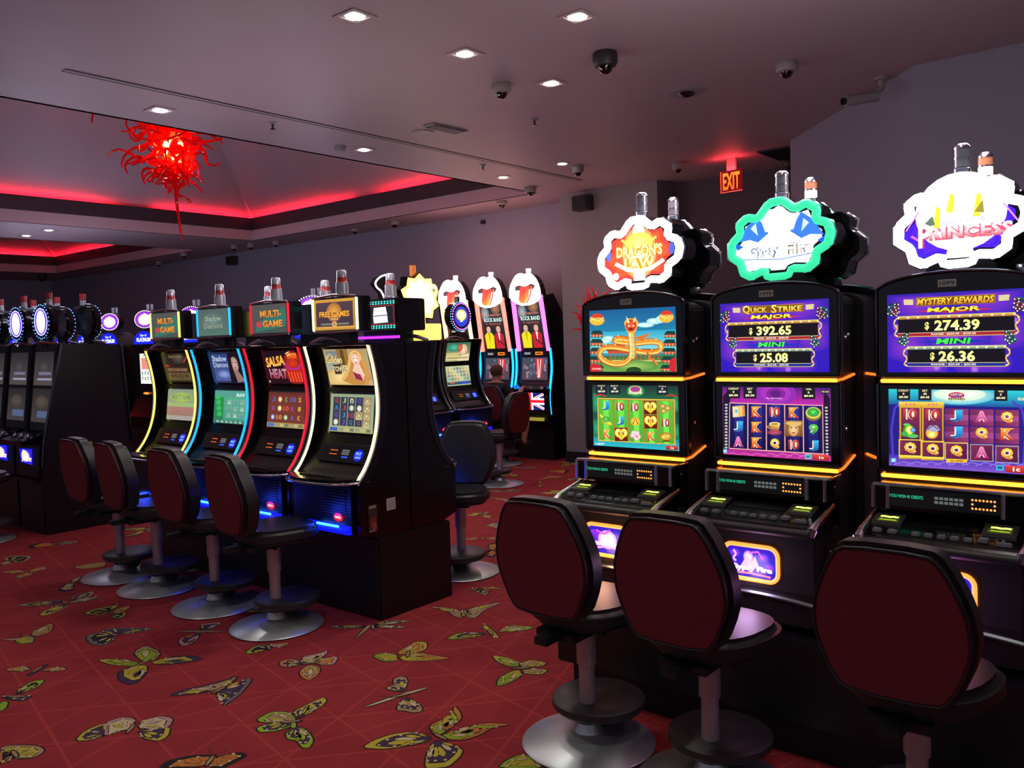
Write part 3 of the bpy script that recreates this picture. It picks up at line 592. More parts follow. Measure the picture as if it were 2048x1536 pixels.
# ------------------------------------------------------------ chairs
def make_chair(lab, grp):
    """faces +y; origin on the floor under the pole"""
    t = thing('casino_chair', lab, 'chair', (0, 0, 0), 0, grp)
    MB().lathe([(0, .002), (.255, .002), (.262, .008), (.255, .014), (.12, .032), (.06, .055), (.045, .09), (0, .09)], n=48).build('base_disc', M['steel'], t, smooth=True)
    b = MB(); b.lathe([(.045, .05), (.065, .09), (.1, .115), (.172, .122), (.185, .135), (.185, .158), (.175, .166), (.05, .166)], c=(0, .075), n=40); b.build('footrest', M['satin'], t, smooth=True)
    MB().lathe([(.031, .16), (.031, .32), (0, .32)], n=24).build('lower_pole', M['pole'], t, smooth=True)
    MB().lathe([(.037, .318), (.038, .325), (.038, .505), (0, .505)], n=24).build('upper_pole', M['pole'], t, smooth=True)
    b = MB(); b.box(-.09, .09, -.2, .12, .47, .5); b.tube([(-.13, -.05, .475), (.13, -.05, .475)], .009); b.box(-.03, .03, -.29, -.15, .475, .505)
    b.build('seat_bracket', M['base'], t, bevel=.004)
    # seat: rounded slab, wider in front
    pts = []
    for i in range(28):
        a = 2*math.pi*i/28; r = 2.6
        c, s_ = math.cos(a), math.sin(a)
        x = math.copysign(abs(c)**(2/r), c)*.215; y = math.copysign(abs(s_)**(2/r), s_)*.215+.02
        pts.append((x*(1+.12*(y-.02)/.21), y))
    b = MB(); b.prism(pts, .5, .585, 'z'); b.build('seat', M['leather'], t, bevel=.025, smooth=True, seg=3)
    # backrest
    out = [(-.105, .575), (.105, .575), (.145, .6), (.188, .71), (.196, .78), (.185, .86), (.132, .985), (.095, 1.01), (-.095, 1.01), (-.132, .985), (-.185, .86), (-.196, .78), (-.188, .71), (-.145, .6)]
    out = [(x*1.07, z) for x, z in smooth_pts(out+[out[0]], 1)[1:-1]]
    def slab(o, y0, y1, k):
        b = MB(); cz = .78
        b.prism([(x*k, cz+(z-cz)*k) for x, z in o], y0, y1, 'y')
        for v in b.bm.verts: v.co.y += -.06*(v.co.z-.55)/.47 + .35*v.co.x**2
        return b
    sb = slab(out, -.262, -.155, 1.03); sb.build('backrest', M['leather'], t, bevel=.026, smooth=True, seg=3)
    pb = slab(out, -.268, -.25, .965); pb.build('back_panel', M['maroon'], t, bevel=.006, smooth=True)
    pc = MB(); P = [(x*.975, -.264-.06*((.78+(z-.78)*.975)-.55)/.47+.35*(x*.975)**2, .78+(z-.78)*.975) for x, z in out]
    pc.tube(P, .004, 6, closed=True); pc.build('piping', M['leather'], t, smooth=True)
    return t
LG = 'chairs in front of the left row of curved machines'; RG = 'chairs in front of the three right machines'
R90 = -math.pi/2
ch = make_chair('nearest maroon-backed chair, bottom right, facing the third topper machine', RG)
ch.location = (2.66, .672, 0); ch.rotation_euler = (0, 0, R90)
dup(ch, (2.68, 1.357, 0), R90, 'maroon-backed chair in the middle of the three at the right machines', RG)
dup(ch, (2.68, 1.882, 0), R90+.0, 'maroon-backed chair at the left end of the three, before the dragon machine', RG)
dup(ch, (2.79, 4.1, 0), R90-.12, 'chair at the right end of the left row, its seat lit blue', LG)
dup(ch, (2.79, 4.73, 0), R90-.03, 'second chair from the right end of the left row', LG)
dup(ch, (2.79, 5.42, 0), R90-.1, 'third chair from the right end of the left row', LG)
dup(ch, (2.79, 5.95, 0), R90-.02, 'leftmost of the four chairs of the left row', LG)
dup(ch, (4.2, 3.97, 0), math.pi/2+.5, 'black leather chair facing us behind the end of the left row', None)
dup(ch, (7.0, 6.0, 0), .1, 'maroon-backed chair before the round-topped machine at the back', None)
dup(ch, (7.3, 7.25, 0), R90, 'maroon-backed chair beyond the seated man, half hidden by him', None)
dup(ch, (8.15, 6.95, 0), R90+.15, 'maroon-backed chair the seated man sits on', None)
dup(ch, (2.62, 8.1, 0), R90, 'chair at the left edge of the picture, mostly outside the frame', None)

# ------------------------------------------------------------ machine A: right row
FL = [(530,510),(640,500),(735,583),(822,542),(903,598),(893,685),(982,716),(1005,790),(985,880),(893,935),(890,1010),(822,1062),(708,1052),(682,1108),(512,1112),(488,1052),(378,1098),(308,1060),(288,978),(213,922),(213,810),(290,738),(278,660),(345,608),(437,627)]
FI = [(520,585),(625,570),(692,622),(745,632),(820,615),(838,660),(845,710),(915,770),(915,830),(862,870),(845,900),(835,960),(820,1000),(720,990),(670,1005),(640,1045),(555,1050),(532,1020),(480,1010),(365,1040),(352,1000),(340,950),(318,925),(270,900),(280,850),(322,810),(350,770),(352,730),(350,690),(400,668),(440,660)]
fx = lambda p: ((p[0]-608)/805*.45, 2.13-(p[1]-500)/612*.33)
def soften(P, k):
    n = len(P); o = []
    for i in range(n):
        a, b, c = P[i-1], P[i], P[(i+1) % n]
        o.append((b[0]+(a[0]-b[0])*k, b[1]+(a[1]-b[1])*k)); o.append((b[0]+(c[0]-b[0])*k, b[1]+(c[1]-b[1])*k))
    return o
def shrink(P, k, c): return [(c[0]+(x-c[0])*k, c[1]+(y-c[1])*k) for x, y in P]
def arch(hw, z0, z1, z2, n=10):
    """outline with an arched top"""
    return [(-hw, z0), (hw, z0)] + [(hw*math.cos(math.pi*i/n) if 0 < i < n else (hw if i == 0 else -hw), z1+(z2-z1)*math.sin(math.pi*i/n)) for i in range(n+1)]
def podium(v, lab, number, ring_col, up_art, low_art, top_art, belly_art, lit, hue=(1, .5, .25)):
    t = thing('slot_machine', lab, 'slot machine', (3.3, v, 0), R90, 'video slot machines with cog-shaped toppers')
    b = MB(); b.prism(arch(.245, .45, 1.7, 1.755), .02, .215, 'y'); b.build('cabinet', M['black'], t, bevel=.006)
    b = MB(); b.prism([(-.205, .475), (-.25, .62), (-.255, .835), (.02, .835), (.02, .475)], -.247, .247, 'x'); b.build('belly_door', M['satin'], t, bevel=.006)
    # silver strip with a slight bow
    b = MB(); P = []
    for i in range(13):
        x = -.244+.488*i/12; P.append((x, -.236-.012*(1-(x/.244)**2), .575+.02*(1-(x/.244)**2)))
    b.tube(P, .009, 6); b.build('silver_strip', M['silver'], t, smooth=True)
    # belly glass: rounded rectangle frame and art
    def rr(hx, hz, r, n=5):
        P = []
        for sx, sz, a0 in ((1, -1, -90), (1, 1, 0), (-1, 1, 90), (-1, -1, 180)):
            for i in range(n+1):
                a = math.radians(a0+90*i/n); P.append((sx*(hx-r)+r*math.cos(a), sz*(hz-r)+r*math.sin(a)))
        return P
    zc = .712; fy = lambda z: -.205-.045*(z-.475)/.145 if z < .62 else -.25-.005*(z-.62)/.215
    b = MB(); P = [(x, fy(zc+z)-.005, zc+z) for x, z in rr(.108, .066, .035)]
    b.tube(P, .0085, 8, closed=True); g = b.build('belly_ring', glow('orange_ring', 'ff8c3c', 2.0), t, smooth=True)
    a = belly_art(); a.build('belly_glass', M['g2'], g, lambda x, y, L: (-.104+.208*x, fy(zc+.062-.124*y)-.0045-LAY*L, zc+.062-.124*y))
    # button deck
    b = MB(); b.prism([(-.285, .84), (-.29, .862), (-.275, .876), (-.07, .93), (-.07, .84)], -.247, .247, 'x'); d = b.build('button_deck', M['gloss'], t, bevel=.006)
    for s in (-1, 1):
        b = MB(); b.tube([(s*.25, -.07, .925), (s*.252, -.25, .884), (s*.25, -.283, .868), (s*.245, -.285, .845)], [.01, .014, .02, .014], 10)
        b.build('deck_corner', M['chrome'], d, smooth=True)
    sl = lambda y: .876+(y+.275)*(.054/.205)
    for x, y, w, h in [(-.2, -.235, .03, .02), (-.15, -.235, .03, .02), (-.075, -.235, .026, .02), (-.035, -.235, .026, .02), (.005, -.235, .026, .02), (.045, -.235, .026, .02), (.085, -.235, .026, .02), (.128, -.225, .03, .03), (.19, -.24, .045, .018)]:
        b = MB(); b.box(x-w/2, x+w/2, y-h/2, y+h/2, sl(y)-.004, sl(y)+.011); b.build('button', M['grey'], d, bevel=.003)
    for x in (-.185, .165):
        b = MB(); y = -.15; b.prism([(y-.04, sl(y-.04)+.001), (y-.036, sl(y-.036)+.009), (y+.036, sl(y+.036)+.009), (y+.04, sl(y+.04)+.001)], x-.05, x+.05, 'x')
        p = b.build('coin_display', M['satin'], d)
        a = Art(None, 100, 60); a.bg('060804', '2c380c'); a.stroke([(8, 20), (30, 18), (50, 22), (70, 18), (92, 20)], 14, 'f4ff70'); a.stroke([(10, 46), (90, 46)], 8, '8a9c20')
        a.build('readout', M['g2'], p, lambda u_, v_, L, x=x: (x-.036+.072*u_, -.15+.026-.052*v_, sl(-.15+.026-.052*v_)+.0096+LAY*L))
    b = MB(); b.prism([(-.17, sl(-.17)+.001), (-.17, sl(-.17)+.004), (-.09, sl(-.09)+.004), (-.09, sl(-.09)+.001)], -.11, .1, 'x'); b.build('cover_plate', M['darkchrome'], d)
    b = MB(); b.tube([(-.24, -.288, .853), (.24, -.288, .853)], .017, 12); b.build('arm_rest', M['satin'], d, smooth=True)
    lamp(g, (0, -.31, .68), .8, hue, .05)  # added light ahead of the belly glass, strengthens its glow on the seat
    # bill unit
    b = MB(); b.box(-.25, .25, -.105, .03, .94, 1.032); p = b.build('bill_unit', M['gloss'], t, bevel=.008)
    b = MB()
    for x in (-.25, -.2, .165, .235): b.tube([(x, -.108, .945), (x, -.108, 1.028)], .0085, 8)
    b.tube([(-.25, -.106, 1.03), (.25, -.106, 1.03)], .007, 8); b.tube([(.25, -.106, 1.03), (.25, .02, 1.03)], .004, 8)
    b.build('chrome_edging', M['chrome'], p, smooth=True)
    a = Art(None, 200, 40); a.bg('06080a'); a.text('YOU WON 45 CREDITS', 30, 17, 62, 7, '28c890', .01)
    for i in range(6):
        for j in range(2): a.rect(82+i*9, 12+j*9, 89+i*9, 18+j*9, '5a605c')
    for i in range(7):
        for j in (0, 2): a.ell(150+i*6.4, 12+j*9, 2.4, 2.6, 'ff8a10', 8, 'ffe08a')
    a.ell(150, 21, 2.4, 2.6, 'ff8a10', 8, 'ffe08a'); a.ell(188.4, 21, 2.4, 2.6, 'ff8a10', 8, 'ffe08a')
    a.build('bill_unit_panel', M['g1'], p, flat(-.19, .16, 1.02, .955, -.1065))
    # two monitors
    b = MB(); b.box(-.262, .262, -.004, .04, 1.064, 1.39); lm = b.build('lower_monitor', M['gloss'], t, bevel=.008)
    b = MB()
    for x in (-.263, .263): b.tube([(x, -.004, 1.07), (x, -.004, 1.385)], .006, 8)
    b.tube([(-.26, -.004, 1.066), (.26, -.004, 1.066)], .006, 8); b.tube([(-.26, -.004, 1.388), (.26, -.004, 1.388)], .005, 8)
    b.build('chrome_frame', M['darkchrome'], lm, smooth=True)
    MB().box(-.232, .232, -.0055, -.003, 1.075, 1.378).build('bezel', M['gloss'], lm)
    low_art().build('lower_screen', M['g1'], lm, flat(-.224, .224, 1.368, 1.084, -.0058))
    b = MB(); b.prism(arch(.262, 1.412, 1.725, 1.785, 14), -.014, .04, 'y'); um = b.build('upper_monitor', M['gloss'], t, bevel=.007)
    b = MB(); A = [(x, -.014, z) for x, z in arch(.263, 1.415, 1.725, 1.785, 18)]; b.tube(A, .0055, 8, closed=True); b.build('chrome_frame', M['darkchrome'], um, smooth=True)
    up_art().build('upper_screen', M['g1'], um, flat(-.224, .224, 1.712, 1.43, -.0148))
    a = Art(None, 60, 26); a.bg('a8a8a0'); a.text(number, 30, 13, 48, 15, '1c1c1c', .01); a.build('number_plate', M['print'], um, flat(-.055, .005, 1.757, 1.731, -.0148))
    ob = glow('orange_bar', 'ff9a2e', 3.0)
    for z, zb in ((1.398, 1.412), (1.047, 1.085)):
        b = MB(); b.box(-.25, .25, -.012, .0, z-.007, z+.007); b.build('light_bar', ob, t, bevel=.002)
        for s in (-1, 1):
            b = MB(); b.tube([(s*.249, -.006, z), (s*.25, .06, z+.1*(zb-z)), (s*.25, .19, zb)], .0055, 6); b.build('side_light_bar', glow('orange_side', 'ff6a1e', 2.0), t)
    # side hardware
    b = MB()
    for y, z in ((.1, 1.56), (.13, 1.57), (.1, 1.2), (-.04, .99), (-.09, .75), (.06, .7)): b.sphere((.247, y, z), .008, 8, 5)
    b.build('side_locks', M['chrome'], t)
    # topper
    b = MB(); b.prism([(-.12, 1.77), (.12, 1.77), (.1, 1.84), (-.1, 1.84)], .06, .17, 'y'); tp = b.build('topper_neck', M['black'], t, bevel=.006)
    O = [fx(p) for p in FL]; I = [fx(p) for p in FI]
    b = MB(); b.prism(shrink(O, 1.02, (0, 1.965)), .07, .19, 'y'); h = b.build('topper', M['gloss'], t, bevel=.006)
    b = MB(); b.tube([(x, .068, z) for x, z in soften(shrink(O, .925, (0, 1.965)), .16)], .018, 10, closed=True); b.build('neon_ring', ring_col, h, smooth=True)
    b = MB(); b.tube([(x, .074, z) for x, z in shrink(O, 1.02, (0, 1.965))], .005, 6, closed=True); b.build('chrome_rim', M['chrome'], h, smooth=True)
    a = top_art(I); a.clip = False
    a.build('topper_display', M['g2'], h, lambda x, y, L: ((x-.5)*.45, .0665-LAY*L, 2.13-.33*y))
    lamp(tp, (0, .13, 2.4), LAMP, (1, .78, .84))  # added fill floating over the topper, lifts ceiling and walls
    # light tower on top
    ct = MB().lathe([(0, 2.125), (.026, 2.125), (.028, 2.15), (.022, 2.155), (0, 2.155)], c=(0, .1), n=20).build('light_tower', M['chrome'], t, smooth=True)
    MB().lathe([(.025, 2.155), (.025, 2.183), (0, 2.183)], c=(0, .1), n=20).build('lower_lens', M['warmlit'] if lit else M['glassclear'], ct, smooth=True)
    MB().lathe([(.0265, 2.183), (.0265, 2.19), (0, 2.19)], c=(0, .1), n=20).build('chrome_band', M['chrome'], ct, smooth=True)
    MB().lathe([(.025, 2.19), (.025, 2.218), (0, 2.218)], c=(0, .1), n=20).build('upper_lens', M['amber'] if lit else M['glassclear'], ct, smooth=True)
    MB().lathe([(.0265, 2.218), (.0265, 2.228), (.018, 2.238), (0, 2.24)], c=(0, .1), n=20).build('chrome_cap', M['chrome'], ct, smooth=True)
    return t
def C4(x, y): return (x, y)
def up1097():
    a = Art([(322, 262), (990, 222), (1030, 745), (352, 745)])
    a.bg('16588e', '28a0b8'); a.band(.35, .7, '2a9ec0', '7cd6d8')
    for cx, cy, rx, ry in ((830, 340, 60, 25), (760, 370, 70, 20), (880, 325, 40, 30), (480, 480, 45, 22), (450, 500, 50, 18)): a.ell(cx, cy, rx, ry, '9ad4dc', 14, 'e4fafa')
    a.poly([(352, 620), (1028, 610), (1030, 745), (354, 745)], ['2a6a3a', '2a6a3a', '6aa848', '6aa848'])
    a.rect(470, 560, 900, 580, '6a3a1c'); a.rect(480, 578, 890, 600, 'c05030')
    for x in range(500, 890, 34): a.rect(x, 598, x+9, 655, 'b8542c')
    a.rect(470, 652, 900, 662, 'd8c070'); a.ell(690, 700, 190, 48, '4c8a3a', 24, '9cc060'); a.ell(690, 735, 60, 30, '24421c')
    for side, X in ((0, 390), (1, 965)):      # pagodas
        for k in range(5):
            y = 420+k*68; w = 52+k*4
            a.poly([(X-w, y+26), (X-w+22, y-4), (X+w-22, y-4), (X+w, y+26)], '123c34'); a.rect(X-w+10, y+26, X+w-10, y+44, 'c8503a'); a.rect(X-w+4, y+44, X+w-4, y+52, '1e6a48')
            for j in range(3): a.rect(X-30+j*26, y+30, X-24+j*26, y+50, 'f0b080')
    a.ell(380, 720, 60, 40, 'c82030'); a.ell(1010, 690, 40, 60, 'c82030')
    a.text('KONAMI', 400, 722, 66, 14, 'f0e0c0', .02)
    loop = smooth_pts([(690, 500), (560, 470), (520, 500), (600, 510), (700, 520), (810, 500), (890, 510), (905, 560), (850, 590), (740, 585), (620, 560), (520, 545), (440, 550), (410, 600), (440, 650), (520, 685), (600, 685), (655, 650), (672, 590)], 3)
    a.stroke(loop, 46, '8a2c10'); a.stroke(loop, 40, 'd86a20', 'f0a030'); a.stroke([(x+2, y+9) for x, y in loop], 12, 'e8d070')
    for i in range(6, len(loop)-8, 7):
        x, y = loop[i]; a.poly([(x-9, y-16), (x, y-32), (x+9, y-16)], 'f0c050')
    a.stroke([(790, 590), (830, 640), (870, 680)], 16, 'c85828'); a.stroke([(820, 600), (800, 640), (850, 650), (880, 690)], 10, 'e08040')
    a.poly([(690, 470), (820, 430), (760, 480), (850, 460), (740, 500)], 'd07028')
    neck = smooth_pts([(658, 420), (668, 500), (680, 570), (672, 640)], 2)
    a.stroke(neck, 56, 'b86a20'); a.stroke(neck, 44, 'f0e098', 'c8b060')
    for i in range(2, len(neck)-1, 2): a.stroke([(neck[i][0]-20, neck[i][1]), (neck[i][0]+20, neck[i][1])], 3, 'a88c40')
    a.poly([(615, 400), (600, 350), (625, 320), (690, 318), (712, 350), (700, 400), (690, 425), (655, 440), (630, 425)], 'f0b040')
    a.ell(656, 375, 42, 50, 'c83018', 16, 'f06030'); a.poly([(630, 360), (612, 300), (645, 350)], 'f8f0b0'); a.poly([(680, 350), (690, 298), (668, 345)], 'f8f0b0')
    a.ell(640, 378, 8, 6, 'f8f0c0'); a.ell(674, 378, 8, 6, 'f8f0c0'); a.ell(657, 402, 18, 10, '7a1408')
    for cx, cy in ((390, 325), (928, 300)):
        a.ell(cx, cy+10, 58, 42, 'e8a020', 16, 'f8d840'); a.ell(cx, cy-20, 42, 24, 'd83820'); a.text("DRAGON'S", cx, cy, 108, 26, 'f8f080', .04, out='8a2408'); a.text('LAW', cx, cy+26, 70, 22, 'f8e060', .04, out='8a2408')
    return a
def letter(a, s, x, y, w, h, c1, c2, out='f4e8d0'):
    if len(s) == 2: w *= 1.15
    a.text(s, x, y, w, h, c1, .05, out=out, ow=.05, col2=c2)
def serif(a, s, x, y, w, h, c1, c2, out='f0e0c0'):
    letter(a, s, x, y, w, h, c1, c2, out)
    if s in 'JK':
        a.rect(x-w*.1 if s == 'J' else x-w*.55, y-h*.52, x+w*.55, y-h*.42, c1)
    if s in 'KA':
        a.rect(x-w*.6, y+h*.43, x-w*.12, y+h*.53, c2); a.rect(x+w*.18, y+h*.43, x+w*.62, y+h*.53, c2)
CL = {'J': ('38b0e8', '1050a0'), '10': ('d84030', '7a1830'), 'K': ('f0a030', 'c83018'), 'Q': ('f8d840', 'd07818'), 'A': ('f080c0', 'b02878'), '9': ('58d048', '188040')}
def low1097():
    a = Art([(355, 860), (1025, 865), (1020, 1385), (350, 1335)])
    a.bg('103c34', '10604c'); a.band(.0, .2, '14302e', '1a5c3c'); a.band(.8, 1, '107c84', '2ab0c0')
    for x, y, r in ((380, 1000, 50), (1005, 1010, 40), (370, 1200, 45), (1010, 1230, 40)): a.ell(x, y, r, r*1.6, '1a6a48', 12, '2aa070')
    a.ell(690, 905, 70, 50, '1c7a44', 16, '40b868')
    for x, t1, t2 in ((425, '3', '$0.03'), (528, '45', '$0.45'), (900, '0', '$0.00')):
        a.rect(x-44, 865, x+44, 935, '1c2030'); a.text({425: 'CREDIT', 528: 'BET', 900: 'WIN'}[x], x, 868, 60, 11, 'e0d8b0', .01); a.text(t1, x, 888, 12*len(t1), 16, 'f0f0d0', .03); a.text(t2, x, 912, 56, 17, 'f8f8e0', .03)
    a.ell(688, 900, 50, 34, 'e8d8c0'); a.ell(688, 893, 40, 24, 'c03048', 14, '6050b0'); a.text('LAW OF REWARD', 688, 922, 110, 18, 'f8f0c8', .04, out='1a5a38')
    for x in (415, 970): a.stroke([(x-45, 945), (x, 935), (x+45, 950)], 12, 'b03828')
    a.poly([(392, 962), (996, 972), (992, 1335), (386, 1300)], 'd8b848'); a.poly([(398, 970), (988, 980), (985, 1325), (394, 1292)], '9c7c28')
    for i in range(5):
        x0 = 404+i*117; dy = i*7
        a.poly([(x0, 976+i*2), (x0+104, 978+i*2), (x0+103, 1300+dy), (x0-1, 1294+dy)], ['58b838', '58b838', '48a030', '48a030'])
        a.poly([(x0+30, 976+i*2), (x0+72, 978+i*2), (x0+72, 1298+dy), (x0+30, 1296+dy)], '6ed848')
    cx = [455, 568, 682, 803, 922]; ry = [[1025, 1135, 1245], [1030, 1142, 1250], [1035, 1148, 1255], [1038, 1150, 1265], [1042, 1158, 1268]]
    G = [['J', 'd', 'K'], ['10', 'J', 'H'], ['10', 'q', 'f'], ['H', 'H', 'K'], ['c', '10', 'g']]
    for i in range(5):
        for j in range(3):
            s, x, y = G[i][j], cx[i], ry[i][j]
            if s in CL: serif(a, s, x, y, 52, 66, *CL[s], out='f0e8e0')
            elif s == 'H':
                a.rect(x-50, y-54, x+50, y+54, '8c2418', '5c1408'); a.ell(x-22, y-12, 26, 34, 'f8e858', 14, 'fff8a0'); a.ell(x+22, y-12, 26, 34, 'f8e858', 14, 'fff8a0'); a.poly([(x-46, y), (x+46, y), (x, y+46)], 'f8d840'); a.ell(x-16, y-8, 8, 16, 'b06818'); a.ell(x+16, y-8, 8, 16, 'b06818'); a.stroke([(x, y-30), (x, y+38)], 7, 'c88820')
            elif s == 'd': a.stroke(smooth_pts([(x-45, y-40), (x-20, y-10), (x-30, y+10), (x+20, y+20), (x+40, y+40)]), 16, 'f0d848'); a.ell(x-2, y-4, 30, 24, '2a8a38', 14, '70d850'); a.stroke(smooth_pts([(x-30, y+10), (x, y+36), (x+44, y+38)]), 8, 'd8a830')
            elif s == 'q': a.ell(x, y, 36, 34, 'e0a820', 14, 'f8e060'); a.stroke([(x-20, y+20), (x, y-24), (x+20, y+20)], 9, 'b04818')
            elif s == 'f':
                for dx, dy2 in ((-16, -18), (10, -14), (-24, 4), (20, 14), (4, 26)): a.ell(x+dx, y+dy2, 20, 17, 'f0a8b8', 12, 'fce8f0')
                a.ell(x+10, y+14, 8, 7, 'd04868')
            elif s == 'c':
                for dx, dy2, r in ((-20, -16, 26), (18, 0, 28), (-14, 22, 26)): a.ell(x+dx, y+dy2, r, r*.8, '8a6018', 14, 'f0d878')
            else: a.ell(x, y, 50, 34, '9a6c14', 16, 'f8d848'); a.ell(x+14, y-2, 16, 18, 'b07818', 12, 'f8f090'); a.ell(x-24, y+4, 14, 14, 'd8a028', 12, 'fff090'); a.rect(x-26, y+30, x+26, y+42, '5a3c10')
    a.rect(360, 1312, 442, 1336, '50a8c8'); a.text('HELP', 405, 1324, 56, 14, 'e0f8f8', .02)
    a.poly([(918, 1340), (1016, 1345), (1014, 1378), (916, 1372)], ['d03c30', 'd03c30', '8c1c18', '8c1c18']); a.text('1c', 968, 1359, 26, 20, 'f8f0e0', .04)
    return a
def reward_top(quad, title, tw, tsz, amt1, amt2, X, tx):
    """purple jackpot screen; X maps (fx, fy) 0..1 to crop pixels by the quad centre lines"""
    a = Art(None, 815, 500)
    a.bg('3a1ca0', '2a12b0')
    for cx, cy, r in ((180, 60, 160), (600, 40, 180), (700, 250, 160), (400, 250, 220), (120, 330, 150), (560, 440, 170), (250, 480, 120)): a.ell(cx, cy, r, r*.7, '3c1cb0', 18, '8434c0')
    for cx, cy in ((250, 66), (480, 58), (60, 210), (740, 190), (300, 470), (520, 480)): a.ell(cx, cy, 26, 24, '6830b8', 12, 'b878e0')
    a.band(.0, .03, '2a20a8', '3a1ca0')
    for s in (-1, 1):
        for k in range(4): a.poly([(407+s*(tsz/2+22)-s*0+(-s*k*-6 if 0 else 0), 36+k*9), (407+s*(tsz/2+82), 34+k*9), (407+s*(tsz/2+88-k*2), 40+k*9), (407+s*(tsz/2+30), 42+k*9)], 'f0e880')
    a.rect(407-tsz/2-8, 26, 407+tsz/2+8, 80, 'b08818', '8a6410'); a.rect(407-tsz/2-3, 30, 407+tsz/2+3, 76, '7a4c10')
    if title.startswith('Q'):
        a.text('Q', 407-tsz/2+24, 54, 56, 64, 'f8e868', .06, out='4a2c08', col2='e0a020'); a.text('UICK', 407-tsz/2+118, 57, 120, 36, 'f8e868', .06, out='4a2c08', col2='e0a020')
        a.text('S', 407+14, 54, 40, 58, 'f8e868', .06, out='4a2c08', col2='e0a020'); a.text('TRIKE', 407+tsz/2-92, 57, 176, 36, 'f8e868', .06, out='4a2c08', col2='e0a020')
    else: a.text(title, 407, 53, tsz-8, 40, 'f8d848', .05, slant=.15, out='5a3408', col2='e09020')
    def fan(cx, cy, s, col):
        for r in (46, 70, 94):
            a.stroke([(cx+s*r*math.cos(math.radians(t)), cy-r*math.sin(math.radians(t))) for t in range(20, 100, 10)], 18, col, '140c30')
        for r in (46, 70, 94):
            for t in (30, 55, 80): a.ell(cx+s*r*math.cos(math.radians(t)), cy-r*math.sin(math.radians(t)), 4.5, 4.5, 'f8f8e0', 8)
    def plate(y0, y1, x0, x1, word, wc, ell, amt, bar, rng, g):
        a.poly([(400-230, y0-36), (400, y0-56), (400+230, y0-36), (400, y0-20)], ell)
        a.text(word, 400, y0-40, 300 if word == 'MAJOR' else 190, 34, wc, .06, slant=.25, out='3a0c20' if word == 'MAJOR' else '0c1050')
        if word == 'MAJOR': fan(x0-5, y0+4, -1, '1a6a50'); fan(x1+5, y0+4, 1, '1a6a50'); fan(x0+10, y0+6, -.6, '7a2838'); fan(x1-10, y0+6, .6, '7a2838')
        else: fan(x0+5, y0+4, -.7, '1a6a58'); fan(x1-5, y0+4, .7, '1a6a58')
        a.rect(x0-6, y0-10, x1+6, y0+12, g[0], g[1])
        for k in range(12):
            x = x0+(x1-x0)*k/11; a.ell(x, y0+1, 7.5, 6.5, 'f8f0c8', 8)
        a.rect(x0, y0+12, x1, y1, '0c0a10'); a.rect(x0-4, y1, x1+4, y1+20, bar); a.stroke([(x0-8, y1+22), (x1+8, y1+22)], 4, 'd8b858'); a.stroke([(x0-2, y1-1), (x1+2, y1-1)], 3, 'd8c890')
        for s, X0 in ((-1, x0), (1, x1)):
            sc = smooth_pts([(X0, y0), (X0+s*22, y0+14), (X0+s*28, y0+44), (X0+s*4, y0+58), (X0+s*10, y0+84), (X0+s*26, y1+8), (X0+s*2, y1+18)], 2)
            a.stroke(sc, 12, 'c89038', '6a4418'); a.stroke(sc, 4, 'f0d890')
            for p in sc[::6]: a.ell(p[0], p[1], 5, 5, 'fff0c0', 8)
        yc = (y0+12+y1)/2
        a.text('$', 400-155 if word == 'MAJOR' else 400-122, yc+2, 26, 52, 'f8ec80', .05); a.text(amt, 400+20, yc, 256 if word == 'MAJOR' else 206, 66, 'f8ec80', .07, col2='f8f8b0')
        a.text('RANGE : '+rng, 400, y1+10, 258, 14, 'f0e8d8', .02)
    plate(150, 250, 70, 740, 'MAJOR', 'f8e840', 'c02848', amt1, 'a02030', '$250.00 - $500.00', ('e8c868', '8a4820'))
    plate(344, 440, 130, 690, 'MINI', '40e048', '1830b0', amt2, '182c88', '$25.00 - $50.00', ('d8d890', '28586a'))
    return a
def up1098(): return reward_top(None, 'Quick Strike', 0, 440, '392.65', '25.08', None, 0)
def up1099(): return reward_top(None, 'MYSTERY REWARDS', 0, 440, '274.39', '26.36', None, 0)
def hud(a, cols, y):
    for x, h, t1, t2 in cols:
        a.rect(x-48, y-12, x+48, y+72, '18141e')
        a.text(h, x, y, 13*len(h), 15, 'e8e0a0', .02); a.text(t1, x, y+24, 13*len(t1), 16, 'f0f0c0', .03); a.text(t2, x, y+50, 66, 18, 'f8f8c0', .03)
